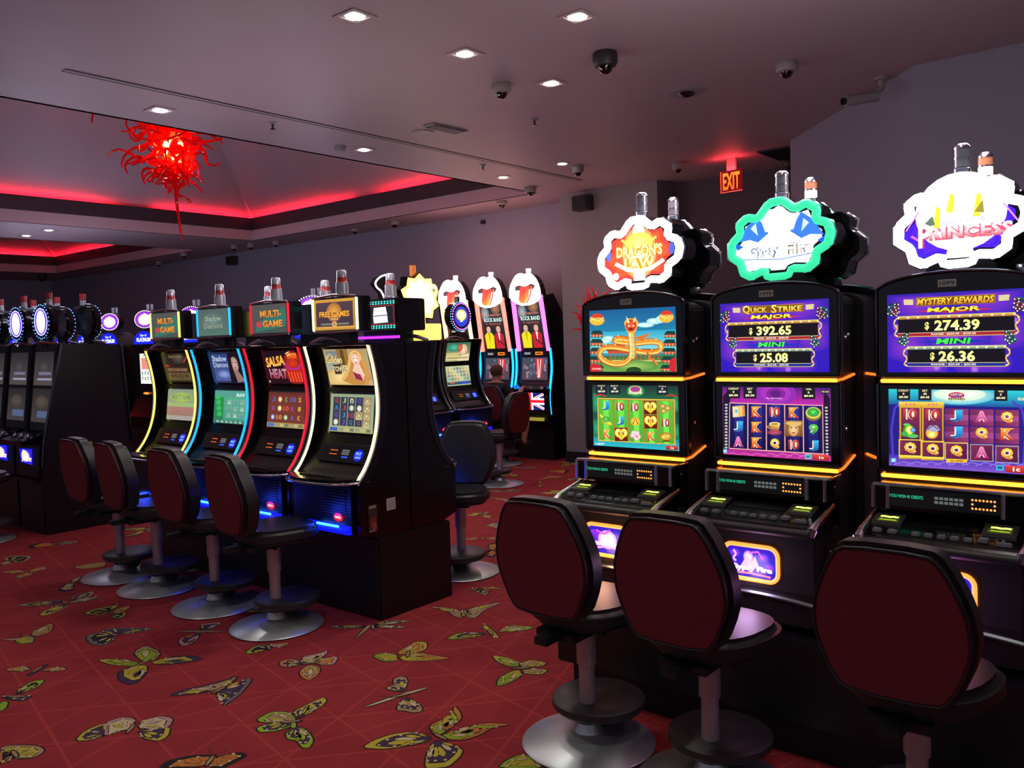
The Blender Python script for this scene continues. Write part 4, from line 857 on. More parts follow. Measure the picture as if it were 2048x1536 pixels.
def low1098():
    a = Art([(160, 780), (950, 785), (945, 1325), (170, 1278)])
    a.bg('5a1c80', '501448'); a.band(0, .25, '4a1878', 'b828a0'); a.band(.25, .8, '8c2098', '601470'); a.band(.86, 1, '8c2080', 'b83090')
    for r, c in ((150, '8a28a8'), (110, 'a030b0'), (70, '7a2090'), (40, '5a1878')): a.ell(550, 830, r, r*.62, c, 24)
    for k in range(9): a.stroke([(170+k*90, 1300), (230+k*90, 1270), (300+k*90, 1290)], 6, 'd060b0')
    a.poly([(165, 850), (220, 790), (215, 1240), (172, 1260)], '1c1030'); a.poly([(945, 860), (900, 800), (890, 1260), (945, 1290)], '1c1030')
    hud(a, [(242, 'CREDIT', '0', '$0.00'), (362, 'BET', '30', '$0.30'), (790, 'WIN', '0', '$0.00')], 795)
    a.rect(880, 800, 942, 828, '2a2030'); a.text('FREE GAME', 912, 812, 52, 12, 'd8d0a0', .02)
    a.text('Play 300 Credits', 540, 866, 115, 11, 'f0e8f0', .01)
    for x, y0, y1, n in ((190, 915, 1230, 15), (918, 930, 1270, 15)):
        for k in range(n): a.ell(x, y0+(y1-y0)*k/(n-1), 12, 8, '8a9088', 8, 'd8dcd0')
    a.poly([(214, 898), (893, 912), (893, 1275), (210, 1238)], 'f0a8a0'); a.poly([(219, 904), (888, 918), (888, 1268), (215, 1232)], '1c1450')
    for i in range(5):
        x0 = 222+i*134; a.poly([(x0, 905+i*3), (x0+122, 908+i*3), (x0+121, 1238+i*7), (x0-2, 1231+i*7)], ['1a1660', '1a1660', '0c0838', '0c0838'])
        a.poly([(x0+30, 906+i*3), (x0+95, 908+i*3), (x0+94, 1236+i*7), (x0+28, 1232+i*7)], ['2c2c90', '2c2c90', '141450', '141450'])
        if i: a.stroke([(x0-8, 903+i*3), (x0-9, 1236+i*7)], 7, 'f0a8a0')
    cx = [278, 410, 543, 680, 825]; G = [['c', 'J', 'A'], ['K', 'K', 'K'], ['10', 't', 'Q'], ['K', 'w', '10'], ['e', '9', 'J']]
    for i in range(5):
        for j in range(3):
            s, x = G[i][j], cx[i]; y = 962+j*112+i*(2+j*2)
            if s in CL: serif(a, s, x, y, 66, 74, *CL[s])
            elif s == 'c':
                for k, (dx, dy) in enumerate(((22, 0), (6, 2), (-16, 4))): a.poly([(x+dx-26, y+dy-40), (x+dx+24, y+dy-44), (x+dx+28, y+dy+36), (x+dx-22, y+dy+42)], ['c8883a', 'e8b868', 'f0d498'][k])
                a.ell(x-14, y, 12, 14, '50c0c8', 10); a.stroke([(x-34, y-34), (x+4, y-36), (x+8, y+36)], 4, 'a86820')
            elif s == 't': a.ell(x, y+34, 54, 20, '7a2840', 16, 'c05878'); a.poly([(x-40, y-30), (x+40, y-30), (x+26, y+26), (x-26, y+26)], ['d8a840', 'f0d070', '9a3c50', '8a2c40']); a.ell(x, y-30, 40, 12, 'f0e090', 16); a.ell(x, y-28, 30, 7, 'a87828', 14); a.stroke([(x-38, y-16), (x-56, y-10), (x-34, y+8)], 7, 'd8a040')
            elif s == 'w':
                a.rect(x-64, y-58, x+66, y+58, '9a7038', '6a4420'); a.ell(x, y+6, 38, 52, 'b88848', 16, 'f4d8a0'); a.poly([(x-62, y-40), (x-20, y-52), (x+60, y-48), (x+50, y-22), (x-30, y-24)], 'd8b060'); a.ell(x-15, y-6, 9, 4, '3a2010', 10); a.ell(x+17, y-6, 9, 4, '3a2010', 10); a.ell(x, y+32, 12, 5, 'b03828', 10); a.stroke([(x+2, y-2), (x+4, y+14), (x-2, y+18)], 3, 'a87848')
                a.stroke([(x-36, y-20), (x-44, y+20), (x-36, y+54)], 10, '8a5a20'); a.stroke([(x+38, y-20), (x+46, y+20), (x+38, y+54)], 10, '8a5a20')
            elif s == 'e': a.ell(x, y+22, 54, 38, '7a6428', 18); a.ell(x, y, 56, 44, 'c8b848', 20, 'f0e878'); a.ell(x, y-4, 44, 32, '188030', 18, '60e868'); a.stroke([(x-30, y-10), (x, y+14), (x+30, y-12)], 4, '0c6028')
    a.rect(172, 1240, 200, 1270, '58a8d0'); a.rect(178, 1248, 194, 1262, 'c0e8f8'); a.rect(760, 1272, 805, 1308, '68b8c8'); a.rect(768, 1282, 797, 1298, '2a7888')
    a.poly([(815, 1272), (938, 1280), (936, 1318), (814, 1310)], ['d84838', 'd84838', '8c2018', '8c2018']); a.text('1c', 878, 1296, 32, 20, 'f8f0e8', .05)
    return a
def low1099():
    a = Art([(215, 795), (1243, 800), (1240, 1435), (218, 1375)])
    a.bg('1c1878', '2a1878'); a.band(0, .2, '28c0c8', '1a4c98'); a.band(.85, 1, '3828a0', '7850c0')
    a.ell(735, 840, 260, 70, '48b8c8', 24, 'f8fce8'); a.ell(735, 830, 190, 50, 'c8f0c8', 24, 'fffff0')
    a.stroke([(250, 1380), (236, 1100), (260, 940), (330, 880)], 16, '4838b8'); a.stroke([(1195, 1400), (1215, 1100), (1190, 940), (1120, 880)], 16, '4838b8')
    for k in range(10): a.stroke([(250+k*100, 1370), (320+k*100, 1345), (400+k*100, 1365)], 8, '8868d0')
    a.ell(712, 838, 60, 24, 'c02838', 16, '4050c0'); a.text('LAW OF', 712, 832, 84, 16, 'f0d080', .04); a.text('REWARD', 715, 866, 122, 19, '2c2018', .04, out='e8d890')
    hud(a, [(325, 'CREDIT', '0', '$0.00'), (482, 'BET', '45', '$0.45'), (1036, 'WIN', '5', '$0.05')], 806)
    a.text('FREE GAMES', 1190, 862, 60, 22, 'e8e0a0', .03)
    cx = [375, 540, 713, 897, 1082]
    for i in range(2):
        x = cx[i]; a.rect(x-80, 895, x+78, 1316+i*8, 'd8a828', 'b88418'); a.rect(x-84, 890, x+82, 930, 'f0d050', 'c89828'); a.rect(x-68, 936, x+68, 1188, '7a2858', '501840'); a.rect(x-84, 1296+i*8, x+82, 1324+i*8, 'f8e058', 'b88418')
        for k in (-1, 0, 1): a.ell(x+k*28, 910, 9, 9, 'c84868', 10, 'f0a0b0')
        for yy in (985,): pass
    for i in range(2, 5):
        for j in range(3):
            x = cx[i]; y0 = 932+j*132+i*3; a.poly([(x-86, y0), (x+86, y0+3), (x+86, y0+128), (x-86, y0+125)], ['6a2450', '8a3468', '8a3468', '5a1c44'])
            a.poly([(x-86, y0+45), (x+86, y0+48), (x+86, y0+90), (x-86, y0+87)], ['8a3468', 'a04880', 'a04880', '7a2c5c'])
    G = [['10', 'p', 'Q'], ['10', 's', 'Q'], ['J', 'J', 'Q'], ['A', 'Q', 'A'], ['Q', 'K', 'Q']]
    for j in (0,):
        for i in range(5):
            x = cx[i]; y = 1240+i*10
            c = 'f8e040' if i < 3 else 'a0a8a8'
            a.stroke([(x-82, y-62), (x+82, y-60), (x+82, y+66), (x-82, y+62)], 7, c, closed=True); a.poly([(x-74, y-54), (x+74, y-52), (x+74, y+58), (x-74, y+54)], ['7a2850', '5a1c40', '4a1438', '6a2048'])
    for i in range(5):
        for j in range(3):
            s, x = G[i][j], cx[i]; y = (985+i*4, 1110+i*4, 1240+i*9)[j]
            if s in CL: serif(a, s, x, y, 88, 84, *CL[s])
            elif s == 'p': a.ell(x-10, y, 42, 50, '2c8a30', 16, '80d840'); a.ell(x-6, y-4, 26, 34, 'f0d048', 14, 'f8f080'); a.ell(x+20, y-6, 20, 18, '3060c0', 12, '80d0f0'); a.ell(x-40, y+24, 24, 20, '38a848'); a.ell(x+20, y+40, 40, 14, '48c058'); a.ell(x-26, y-46, 24, 10, '58c850')
            elif s == 's': a.ell(x-6, y+14, 46, 42, 'd88818', 16, 'fff068'); a.poly([(x-50, y-10), (x-20, y-46), (x+30, y-46), (x+54, y-14), (x+20, y+6)], 'a8a0c0'); a.stroke([(x-40, y-16), (x, y-44), (x+44, y-16)], 8, '5a4878'); a.ell(x-8, y+26, 24, 18, 'f8e858', 12, 'fffac0')
    a.rect(235, 1318, 272, 1350, '58b0d8'); a.rect(243, 1326, 262, 1342, 'c8ecf8'); a.rect(640, 1322, 790, 1346, 'f0c028'); a.text('30 LINES', 716, 1334, 96, 15, '5a3008', .03)
    a.rect(1002, 1360, 1058, 1402, '48a8c8'); a.rect(1012, 1370, 1048, 1392, '186888')
    a.poly([(1072, 1362), (1236, 1370), (1234, 1426), (1070, 1414)], ['e03c30', 'e03c30', '98201c', '98201c']); a.text('1c', 1150, 1392, 52, 32, 'fffaf0', .05)
    return a
def top_base(I, c0, c1=None, glowc='ffffff'):
    a = Art(None, 1, 1); a.w = 1; a.hh = 1
    P = [((x)/.45+.5, (2.13-z)/.33) for x, z in I]
    cx, cy = .5, .5
    a.P.append((P, [srgb(c0)]*len(P), 0)); a.L = 1
    n = len(P)
    for k, c in ((.86, c1 or c0),): a.P.append((shrink(P, k, (cx, cy)), [srgb(c)]*n, 1)); a.L = 2
    return a
def top_dragon(I):
    a = top_base(I, 'd83a30', 'e8502c'); a.ell(.5, .5, .2, .36, 'f08040', 24, 'fffad0'); a.ell(.5, .2, .07, .11, 'fff8e0'); a.ell(.5, .82, .07, .12, 'fff8e0')
    a.ell(.5, .36, .16, .14, 'f8c040', 20, 'fff080'); a.ell(.14, .5, .03, .08, '6068c0'); a.ell(.87, .48, .03, .08, '4a58d0')
    for s in (-1, 1): a.stroke([(.5+s*.06, .3), (.5+s*.14, .36), (.5+s*.2, .3)], .03, 'f8e060')
    a.text("DRAGON'S", .5, .47, .52, .15, 'fff49a', .06, out='e88820', ow=.08); a.text('LAW', .5, .64, .34, .15, 'fff49a', .06, out='e88820', ow=.08)
    a.stroke([(.22, .62), (.36, .72), (.5, .75), (.64, .72), (.78, .62)], .05, 'fff8c8'); a.ell(.22, .8, .04, .05, 'fff0f0')
    return a
def top_fire(I):
    a = top_base(I, 'e8f4ff', 'f6fbff')
    for s in (-1, 1):
        a.poly([(.5+s*.1, .42), (.5+s*.2, .2), (.5+s*.3, .3), (.5+s*.4, .5), (.5+s*.28, .48), (.5+s*.2, .52)], '3068d8'); a.poly([(.5+s*.22, .28), (.5+s*.27, .34), (.5+s*.2, .44)], 'a8c8f8'); a.stroke([(.5+s*.12, .4), (.5+s*.17, .2)], .02, 'f0f6ff'); a.poly([(.5+s*.34, .56), (.5+s*.42, .5), (.5+s*.4, .6)], '1850d8')
    a.ell(.5, .35, .1, .25, 'f4faff', 20, 'ffffff')
    a.text('Gypsy', .36, .64, .3, .16, 'f8fbff', .04, out='1c3c70', ow=.05); a.text('Fire', .68, .63, .26, .15, 'f8fbff', .04, out='6a5a48', ow=.05); a.stroke([(.16, .72), (.5, .75), (.84, .7)], .012, '5078a8')
    return a
def top_princess(I):
    a = top_base(I, '3a10d0', '4818d0'); a.ell(.5, .4, .33, .42, 'e8d0ff', 24, 'ffffff'); a.ell(.74, .3, .1, .2, 'f8f0ff'); a.ell(.28, .3, .09, .16, 'f8f0ff')
    for x, y, h in ((.33, .32, .26), (.43, .2, .2), (.62, .22, .26)): a.poly([(x, y), (x+.03, y+.03), (x+.02, y+h), (x-.03, y+h)], 'e8d830')
    a.poly([(.24, .5), (.3, .42), (.32, .52), (.24, .54)], '586858'); a.poly([(.6, .42), (.66, .3), (.67, .44)], '8a7c30')
    for s in (-1, 1): a.stroke([(.5+s*.3, .36), (.5+s*.4, .56)], .012, 'f080f0'); a.stroke([(.5+s*.28, .7), (.5+s*.36, .62)], .02, 'e060f0')
    a.text('SECRETS OF THE', .52, .5, .3, .06, 'ffffff', .03, out='8068a0', ow=.05)
    a.text('P', .24, .63, .09, .26, 'ffe8e8', .06, out='a83050'); a.text('RINCESS', .57, .62, .58, .14, 'ffe0e0', .05, out='b84860', ow=.05, col2='b02840'); a.ell(.5, .85, .1, .1, 'f0d0ff', 16, 'ffffff')
    return a
def bel(kind):
    def f():
        a = Art(None, 200, 120)
        a.poly([(x*.985+100, y*.97+60) for x, y in [(-100, -35), (-88, -53), (-70, -60), (70, -60), (88, -53), (100, -35), (100, 35), (88, 53), (70, 60), (-70, 60), (-88, 53), (-100, 35)]], '2414a0')
        if kind == 0: a.ell(40, 60, 34, 40, '7828d0', 14, '4018b0'); a.ell(104, 56, 46, 40, 'b070e0', 20, 'ffffff'); a.stroke([(50, 20), (90, 34), (120, 14)], 8, 'c040d8'); a.stroke([(46, 96), (110, 84), (170, 96)], 9, 'f088c8'); a.text("DRAGON'S LAW", 100, 76, 110, 18, 'fffff0', .04, out='e060b0')
        else:
            for x, y in ((40, 30), (150, 36), (172, 70), (30, 70)): a.ell(x, y, 22, 18, '2818a8', 12, '8838d8')
            a.ell(92, 40, 20, 24, '9048e0', 16, 'f8e8ff'); a.poly([(60, 78), (90, 30), (104, 60), (118, 34), (136, 80)], 'c8a0f0'); a.stroke(smooth_pts([(34, 20), (46, 34), (30, 52), (44, 60)]), 7, 'f0a0f0'); a.stroke([(96, 24), (130, 16), (146, 40)], 7, 'c050e0')
            a.text('Gypsy Fire' if kind == 1 else 'PRINCESS', 102, 84, 158, 26, 'fffff4', .05, out='c080e8', col2='f8e8a0'); a.stroke([(24, 104), (100, 100), (176, 106)], 8, 'f07090')
        return a
    return f
ringW = glow('ring_white', 'eef2ff', 5); ringG = glow('ring_green', '38e0a0', 1.1); ringC = glow('ring_cool', 'e4f2ff', 5)
pods = [podium(2.015, 'slot machine with an orange dragon screen and white cog topper, plate 1097', '1097', ringW, up1097, low1097, top_dragon, bel(0), False),
        podium(1.36, 'slot machine with a green neon cog topper and purple jackpot screen, plate 1098', '1098', ringG, up1098, low1098, top_fire, bel(1), False, (.8, .5, 1)),
        podium(.70, 'slot machine at the right edge with a white princess topper, plate 1099', '1099', ringC, up1099, low1099, top_princess, bel(2), False, (.65, .25, 1))]
def relight(r):
    for c in r.children:
        if c.name.startswith('light_tower'):
            for k in c.children:
                if k.name.startswith('lower_lens'): k.data = k.data.copy(); k.data.materials[0] = M['warmlit']
                if k.name.startswith('upper_lens'): k.data = k.data.copy(); k.data.materials[0] = M['amber']
for k, (p, lab) in enumerate(zip(pods, ('dragon', 'green-topped', 'princess'))):
    r = dup(p, (3.74, p.location.y-.03, 0), math.pi/2, 'machine back to back with the %s one, its dark cog topper showing behind' % lab)
    if k: relight(r)
# shared stand under the right row
t = thing('machine_stand', 'long black stand under the right row of machines', 'stand', (3.52, 1.36, 0))
MB().box(-.5, .5, -.92, .92, .135, .447).build('cabinet', M['black'], t, bevel=.006)
MB().box(-.46, .46, -.86, .86, 0, .135).build('plinth', M['base'], t)
# ------------------------------------------------------------ machine B: curved cabinets
MAUVE = mat('mauve_plastic', '9a7890', .4)
CF = smooth_pts([(.0, 1.585), (.038, 1.45), (.06, 1.28), (.045, 1.12), (-.0, .98), (-.06, .88), (-.115, .822)], 2)   # front edge (y, z)
def cy_at(z):
    for (y0, z0), (y1, z1) in zip(CF, CF[1:]):
        if z1 <= z <= z0: return y0+(y1-y0)*(z0-z)/(z0-z1+1e-9)
    return CF[0][0] if z > CF[0][1] else CF[-1][0]
def curved(loc, rz, lab, edge, up, low, topper, grp='curved video slot machines of the left row', tower=True, bluecol='1020ff'):
    t = thing('slot_machine', lab, 'slot machine', loc, rz, grp)
    side = CF + [(-.13, .8), (-.13, .52), (.0, .48), (.255, .48), (.255, 1.585)]
    b = MB(); b.prism([(y+.03+.034*min(1, max(0, (z-.86)*12)), z) for y, z in CF]+[(-.1, .8), (-.1, .5), (.25, .5), (.25, 1.58)], -.285, .285, 'x'); b.build('cabinet', M['black'], t)
    for s in (-1, 1):
        b = MB(); b.prism(side, s*.285, s*.315, 'x'); p = b.build('side_panel', M['gloss'], t)
        b = MB(); b.prism([(y-.002, z) for y, z in CF]+[(y+.045, z) for y, z in CF[::-1]], s*.3155, s*.319, 'x'); b.build('chrome_band', M['darkchrome'], p)
        b = MB(); b.tube([(s*.29, y-.006, z) for y, z in CF], .0075, 8); b.build('neon_edge', edge, p, smooth=True)
        b = MB(); b.tube([(s*.312, y-.004, z) for y, z in CF]+[(s*.312, -.13, .8)], .006, 6); b.build('chrome_edge', M['chrome'], p, smooth=True)
    b = MB(); b.tube([(-.27+.3*i/8, .03, 1.6+.03*math.sin(math.pi*i/8)) for i in range(9)], .012, 8); b.build('top_arc', MAUVE, t, smooth=True)
    b = MB(); b.tube([(-.3, -.005, 1.59), (.3, -.005, 1.59)], .009, 8); b.box(-.31, .31, .0, .255, 1.585, 1.597); b.build('top_rail', M['darkchrome'], t)
    fnc = lambda x0, x1, z1, z0: tilt(x0, x1, z1, z0, cy_at(z1)+.0575, cy_at(z0)+.0575)
    b = MB(); b.prism([(cy_at(z)+.0595, z) for z in (1.57, 1.5, 1.4, 1.33)]+[(cy_at(z)+.08, z) for z in (1.33, 1.57)], -.235, .235, 'x'); p = b.build('upper_display', M['gloss'], t)
    def curve(art, name, m, x0, x1, z1, z0, par):
        # slice the art's map along the curved glass
        art().build(name, m, par, fnc(x0, x1, z1, z0))
    curve(up, 'upper_screen', M['g1'], -.2, .2, 1.562, 1.345, p)
    b = MB(); b.prism([(cy_at(z)+.0595, z) for z in (1.3, 1.2, 1.1, 1.05)]+[(cy_at(z)+.08, z) for z in (1.05, 1.3)], -.235, .235, 'x'); p = b.build('lower_display', M['gloss'], t)
    curve(low, 'lower_screen', M['g1'], -.2, .2, 1.29, 1.062, p)
    # bill acceptor panel
    b = MB(); b.prism([(cy_at(z)+.028, z) for z in (1.0, .95, .9)]+[(cy_at(z)+.05, z) for z in (.9, 1.0)], -.2, .235, 'x'); p = b.build('bill_panel', M['satin'], t)
    a = Art(None, 220, 60); a.bg('08080a')
    for i in range(6): a.ell(54+i*6, 22, 2.4, 2, 'ff7a20', 6); a.ell(54+i*6, 36, 2.4, 2, 'ff7a20', 6)
    for k in range(3): a.rect(108, 18+k*7, 142, 22+k*7, '707074')
    a.rect(112, 42, 140, 48, '2a50e0'); a.ell(186, 34, 22, 22, '0818b0', 16, '1830ff'); a.text('PAY', 186, 28, 26, 12, '90c0ff', .03); a.text('HERE', 186, 42, 26, 8, '90c0ff', .02)
    a.build('bill_lights', M['g1'], p, tilt(-.2, .23, .995, .905, cy_at(.995)+.0265, cy_at(.905)+.0265))
    # rounded deck
    P = [(-.3, .02), (-.31, -.1), (-.27, -.2), (-.14, -.265), (.14, -.265), (.27, -.2), (.31, -.1), (.3, .02)]
    b = MB(); b.prism(smooth_pts(P, 2), .8, .835, 'z'); d = b.build('button_deck', M['gloss'], t, bevel=.008, smooth=True)
    b = MB(); b.tube([(x*1.005, y*1.005, .812) for x, y in smooth_pts(P, 2)], .008, 8); b.build('chrome_lip', M['chrome'], d, smooth=True)
    b = MB()
    for k in range(7): b.box(-.17+k*.045, -.14+k*.045, -.17, -.145, .834, .842)
    b.build('buttons', M['satin'], d)
    # louvred front
    b = MB(); b.box(-.27, .27, -.15, -.1, .52, .8); lf = b.build('front_panel', M['black'], t, bevel=.006)
    b = MB()
    for k in range(9): b.box(.0, .22, -.156, -.15, .63+k*.016, .636+k*.016)
    b.build('louvres', M['satin'], lf)
    a = Art(None, 60, 60); a.ell(30, 30, 29, 21, 'c01020'); a.ell(30, 30, 25, 17, '200408'); a.ell(30, 30, 22, 14, 'e02030'); a.text('Bally', 30, 31, 36, 15, 'ffc0b8', .04)
    a.build('badge', M['g2'], lf, flat(.11, .2, .645, .575, -.1565))
    b = MB(); b.prism([(-.172, .52), (-.178, .545), (-.15, .57), (-.1, .57), (-.1, .52)], -.13, .26, 'x'); tr = b.build('ticket_tray', mat('blue_tray', '0a10a0', .4, emit='0810ff', strength=1.6) if 'blue_tray' not in bpy.data.materials else bpy.data.materials['blue_tray'], lf, bevel=.004)
    b = MB(); b.tube([(-.02, -.172, .562), (.17, -.172, .562)], .007, 8); b.build('tray_light', glow('blue_tray_light', '2870ff', 9), tr)
    lamp(tr, (.05, -.25, .63), .9, (.02, .06, 1), .04)  # added blue light that boosts the tray glow on the chairs
    if topper: topper(t)
    lamp(t, (0, .12, 2.2), LAMP*.8, (1, .8, .88))  # added fill above the cabinet to brighten the ceiling
    if tower:
        z0 = 1.868
        k = MB().lathe([(0, z0-.005), (.046, z0-.005), (.046, z0+.01), (.038, z0+.015), (0, z0+.015)], c=(.02, .05), n=20).build('light_tower', M['chrome'], t, smooth=True)
        MB().lathe([(.037, z0+.015), (.035, z0+.085), (0, z0+.085)], c=(.02, .05), n=20).build('lower_lens', M['glassclear'], k, smooth=True)
        MB().lathe([(.034, z0+.085), (.03, z0+.09), (.029, z0+.115), (0, z0+.115)], c=(.02, .05), n=20).build('red_band', M['redlens'], k, smooth=True)
        MB().lathe([(.028, z0+.115), (.028, z0+.15), (.022, z0+.158), (0, z0+.16)], c=(.02, .05), n=20).build('upper_lens', M['glassclear'], k, smooth=True)
    return t
def box_topper(art, edge, curvedf=True):
    def f(t):
        P = [(-.21, .03), (-.19, .0), (.19, .0), (.21, .03), (.212, .1), (-.212, .1)]
        b = MB(); b.prism(P, 1.665, 1.868, 'z'); h = b.build('topper', M['gloss'], t, bevel=.005)
        b = MB(); b.box(-.1, .1, .02, .09, 1.59, 1.668); b.build('topper_neck', M['black'], h)
        for s in (-1, 1):
            b = MB(); b.tube([(s*.2, .002, 1.675), (s*.2, .002, 1.858)], .008, 8); b.build('neon_edge', edge, h, smooth=True)
        b = MB(); b.tube([(-.2, .0, 1.867), (0, -.006, 1.88), (.2, .0, 1.867)], .007, 8); b.tube([(-.2, .0, 1.666), (0, -.004, 1.662), (.2, .0, 1.666)], .007, 8); b.build('chrome_edge', M['chrome'], h, smooth=True)
        a = art()
        a.build('topper_screen', M['g1'], h, flat(-.185, .185, 1.857, 1.676, -.0005))
    return f
def t_multi():
    a = Art(None, 200, 190); a.bg('4a4a48', '3c4a46'); a.poly([(30, 120), (190, 20), (198, 60), (196, 150), (20, 180)], '2a6a5a'); a.text('MULTI-', 110, 62, 120, 44, 'd89838', .05, out='6a3a18', col2='c87028'); a.text('GAME', 120, 128, 110, 44, 'd89838', .05, out='6a3a18', col2='c87028'); a.ell(42, 130, 18, 22, 'b03840'); return a
def t_shadow():
    a = Art(None, 200, 190); a.bg('4a5858', '4c6a5c'); a.ell(100, 90, 80, 70, '486058', 18, '6a8078'); a.text('Shadow', 100, 68, 108, 36, '98a898', .02, out='384840'); a.text('Diamond', 100, 120, 124, 38, '8a9a88', .02, out='384840'); return a
def t_three():
    a = Art(None, 220, 170); a.bg('c89038', 'b88030'); a.rect(10, 16, 212, 152, '4a3840', '3c2c38'); a.ell(110, 72, 42, 52, '9a6428', 18, 'e0a048'); a.text('FREE GAMES', 110, 82, 160, 30, 'e8a038', .05, out='4a2818'); a.rect(84, 104, 136, 118, '8a5a28'); a.text('TRIPLE', 110, 111, 40, 9, 'e8c890', .02)
    a.rect(36, 132, 188, 142, '707868'); a.ell(110, 138, 15, 18, 'c07838', 14, 'e8c090'); a.text('5', 110, 138, 9, 16, '3a2010', .03); a.rect(0, 150, 220, 170, 'd8a048', 'a87828'); return a
def reel_art(bgc, sy, cols, bar=('3a5a9a', '9a8a4a'), cell=None):
    def f():
        a = Art(None, 200, 150); a.bg(*bgc); n = len(sy[0])
        for i in range(n):
            x0 = 12+i*176/n
            if cell: a.rect(x0+1, 12, x0+176/n-2, 126, cell)
            for j in range(len(sy)):
                s = sy[j][i]; x = x0+88/n; y = 12+(j+.5)*114/len(sy); c = cols[(i*2+j*3) % len(cols)]
                if s == 'o': a.ell(x, y, 11, 12, c, 12, 'e8e0c8')
                elif s == '#': a.rect(x-14, y-16, x+14, y+16, '9a8458', 'c8b480'); a.ell(x, y, 8, 10, '7a5a38', 10, 'f0e0b0')
                elif s != ' ': a.text(s, x, y, 15*len(s), 20, c, .03)
        a.rect(0, 130, 200, 150, bar[1]); a.rect(4, 133, 40, 147, bar[0])
        for k in range(6): a.rect(48+k*25, 134, 66+k*25, 146, ('8a8a78', 'b0a870', '6a6a60')[k % 3])
        return a
    return f
def u_yellow():
    a = Art(None, 200, 130); a.bg('1a1214', '2c221c'); a.ell(120, 26, 52, 24, '28241e', 16, '4c4840'); a.text('MULTI-GAME', 100, 16, 90, 12, '7a6040', .03); a.stroke([(15, 56), (42, 58)], 5, 'e01c28'); a.stroke([(150, 44), (180, 18)], 5, 'd01c28'); a.rect(20, 66, 170, 84, '4a3224'); a.text('PICK YOUR GAME', 96, 75, 130, 13, '8a6a48', .03); a.rect(20, 88, 180, 122, '5a4a30'); a.text('A K Q J 10', 100, 104, 120, 20, '2a1c14', .04); return a
def u_shadow():
    a = Art(None, 200, 160); a.bg('18203c', '26305c'); a.rect(20, 10, 118, 150, '2a3a74', '4a5488'); a.text('Shadow', 66, 34, 90, 30, 'a8b8d8', .03, out='182048'); a.text('Diamond', 70, 66, 100, 28, '98a8cc', .03, out='182048'); a.ell(76, 116, 40, 22, '4a60a0', 16, '8a98c8')
    a.poly([(126, 4), (186, 0), (198, 60), (196, 156), (110, 158), (116, 60)], '120c14'); a.ell(154, 64, 23, 38, '9a7874', 20, 'c09c94'); a.poly([(140, 92), (166, 96), (198, 150), (150, 158)], '8a6864'); a.stroke(smooth_pts([(136, 10), (128, 60), (134, 110), (120, 156)]), 16, '1c1014'); a.stroke(smooth_pts([(160, 6), (182, 40), (180, 90), (192, 120)]), 12, '1c1014'); a.ell(146, 56, 4, 2.4, '241418', 8); a.ell(163, 56, 4, 2.4, '241418', 8); a.ell(155, 82, 6, 3, '8a2c34', 8); return a
def u_salsa():
    a = Art(None, 200, 150); a.bg('180c18', '240c14'); a.ell(160, 80, 56, 80, '6a1418', 20, 'd83c18'); a.poly([(118, 70), (196, 66), (192, 140), (130, 142)], 'b0241c'); a.rect(134, 12, 186, 38, 'e87828', 'c04018'); a.stroke(smooth_pts([(112, 50), (130, 82), (180, 84), (198, 60)]), 5, '9828b8')
    for k in range(5): a.stroke([(124+k*16, 96), (130+k*15, 140)], 5, 'f05828')
    a.text('SALSA', 66, 48, 100, 44, 'f0b048', .05, slant=.15, out='5a2010', rot=-.12); a.text('HEAT', 70, 104, 92, 44, 'b890a0', .05, out='701c30', col2='8a2840')
    a.ell(14, 140, 5, 5, 'b0a8a0', 8); a.stroke([(130, 14), (152, 6)], 3, 'ffe0b0'); a.stroke([(136, 24), (156, 18)], 3, 'ffe0b0'); return a
def u_golden():
    a = Art(None, 200, 160); a.bg('a09068', 'b8a078'); a.rect(8, 8, 60, 90, '6a7880', '98a098'); a.rect(60, 0, 110, 70, '8a6830'); a.rect(76, 4, 92, 70, '5a4020'); a.ell(60, 130, 70, 40, 'c8a460', 18, 'e8cc90')
    a.poly([(30, 70), (70, 66), (66, 110), (36, 112)], '3a2c20')
    hair = 'b88040'
    a.poly([(122, 12), (150, 2), (172, 16), (186, 70), (194, 130), (170, 158), (110, 158), (60, 140), (96, 110), (112, 60)], hair); a.stroke(smooth_pts([(128, 16), (112, 60), (90, 110), (60, 140)]), 14, 'd8a860'); a.stroke(smooth_pts([(160, 14), (178, 70), (182, 120), (170, 156)]), 16, 'c88c48')
    a.ell(142, 46, 19, 26, 'd8a890', 20, 'f4dcc8'); a.poly([(132, 68), (152, 68), (168, 110), (160, 140), (120, 130), (118, 96)], 'e0b8a0'); a.poly([(118, 98), (134, 108), (150, 112), (158, 140), (124, 132)], '8a2840'); a.stroke([(166, 120), (158, 90), (150, 68)], 8, 'e8c4ac')
    a.ell(135, 42, 3.4, 2, '3a2018', 8); a.ell(150, 42, 3.4, 2, '3a2018', 8); a.ell(142, 60, 5, 2.6, 'b03040', 8); a.stroke(smooth_pts([(122, 40), (126, 18), (146, 8), (164, 22), (166, 50)]), 9, 'd8b070')
    a.text('Golden', 42, 46, 74, 34, 'd8c088', .04, out='4a3418'); a.text('TOWER', 64, 88, 72, 24, 'd8c890', .05, out='3a2818'); a.stroke(smooth_pts([(12, 40), (24, 16), (40, 36), (24, 54), (12, 40)]), 5, 'c8a868'); return a
low_y = reel_art(('8a9a78', 'a08070'), ['      ', '      '], ['a8a890'], ('506088', '90806a'))
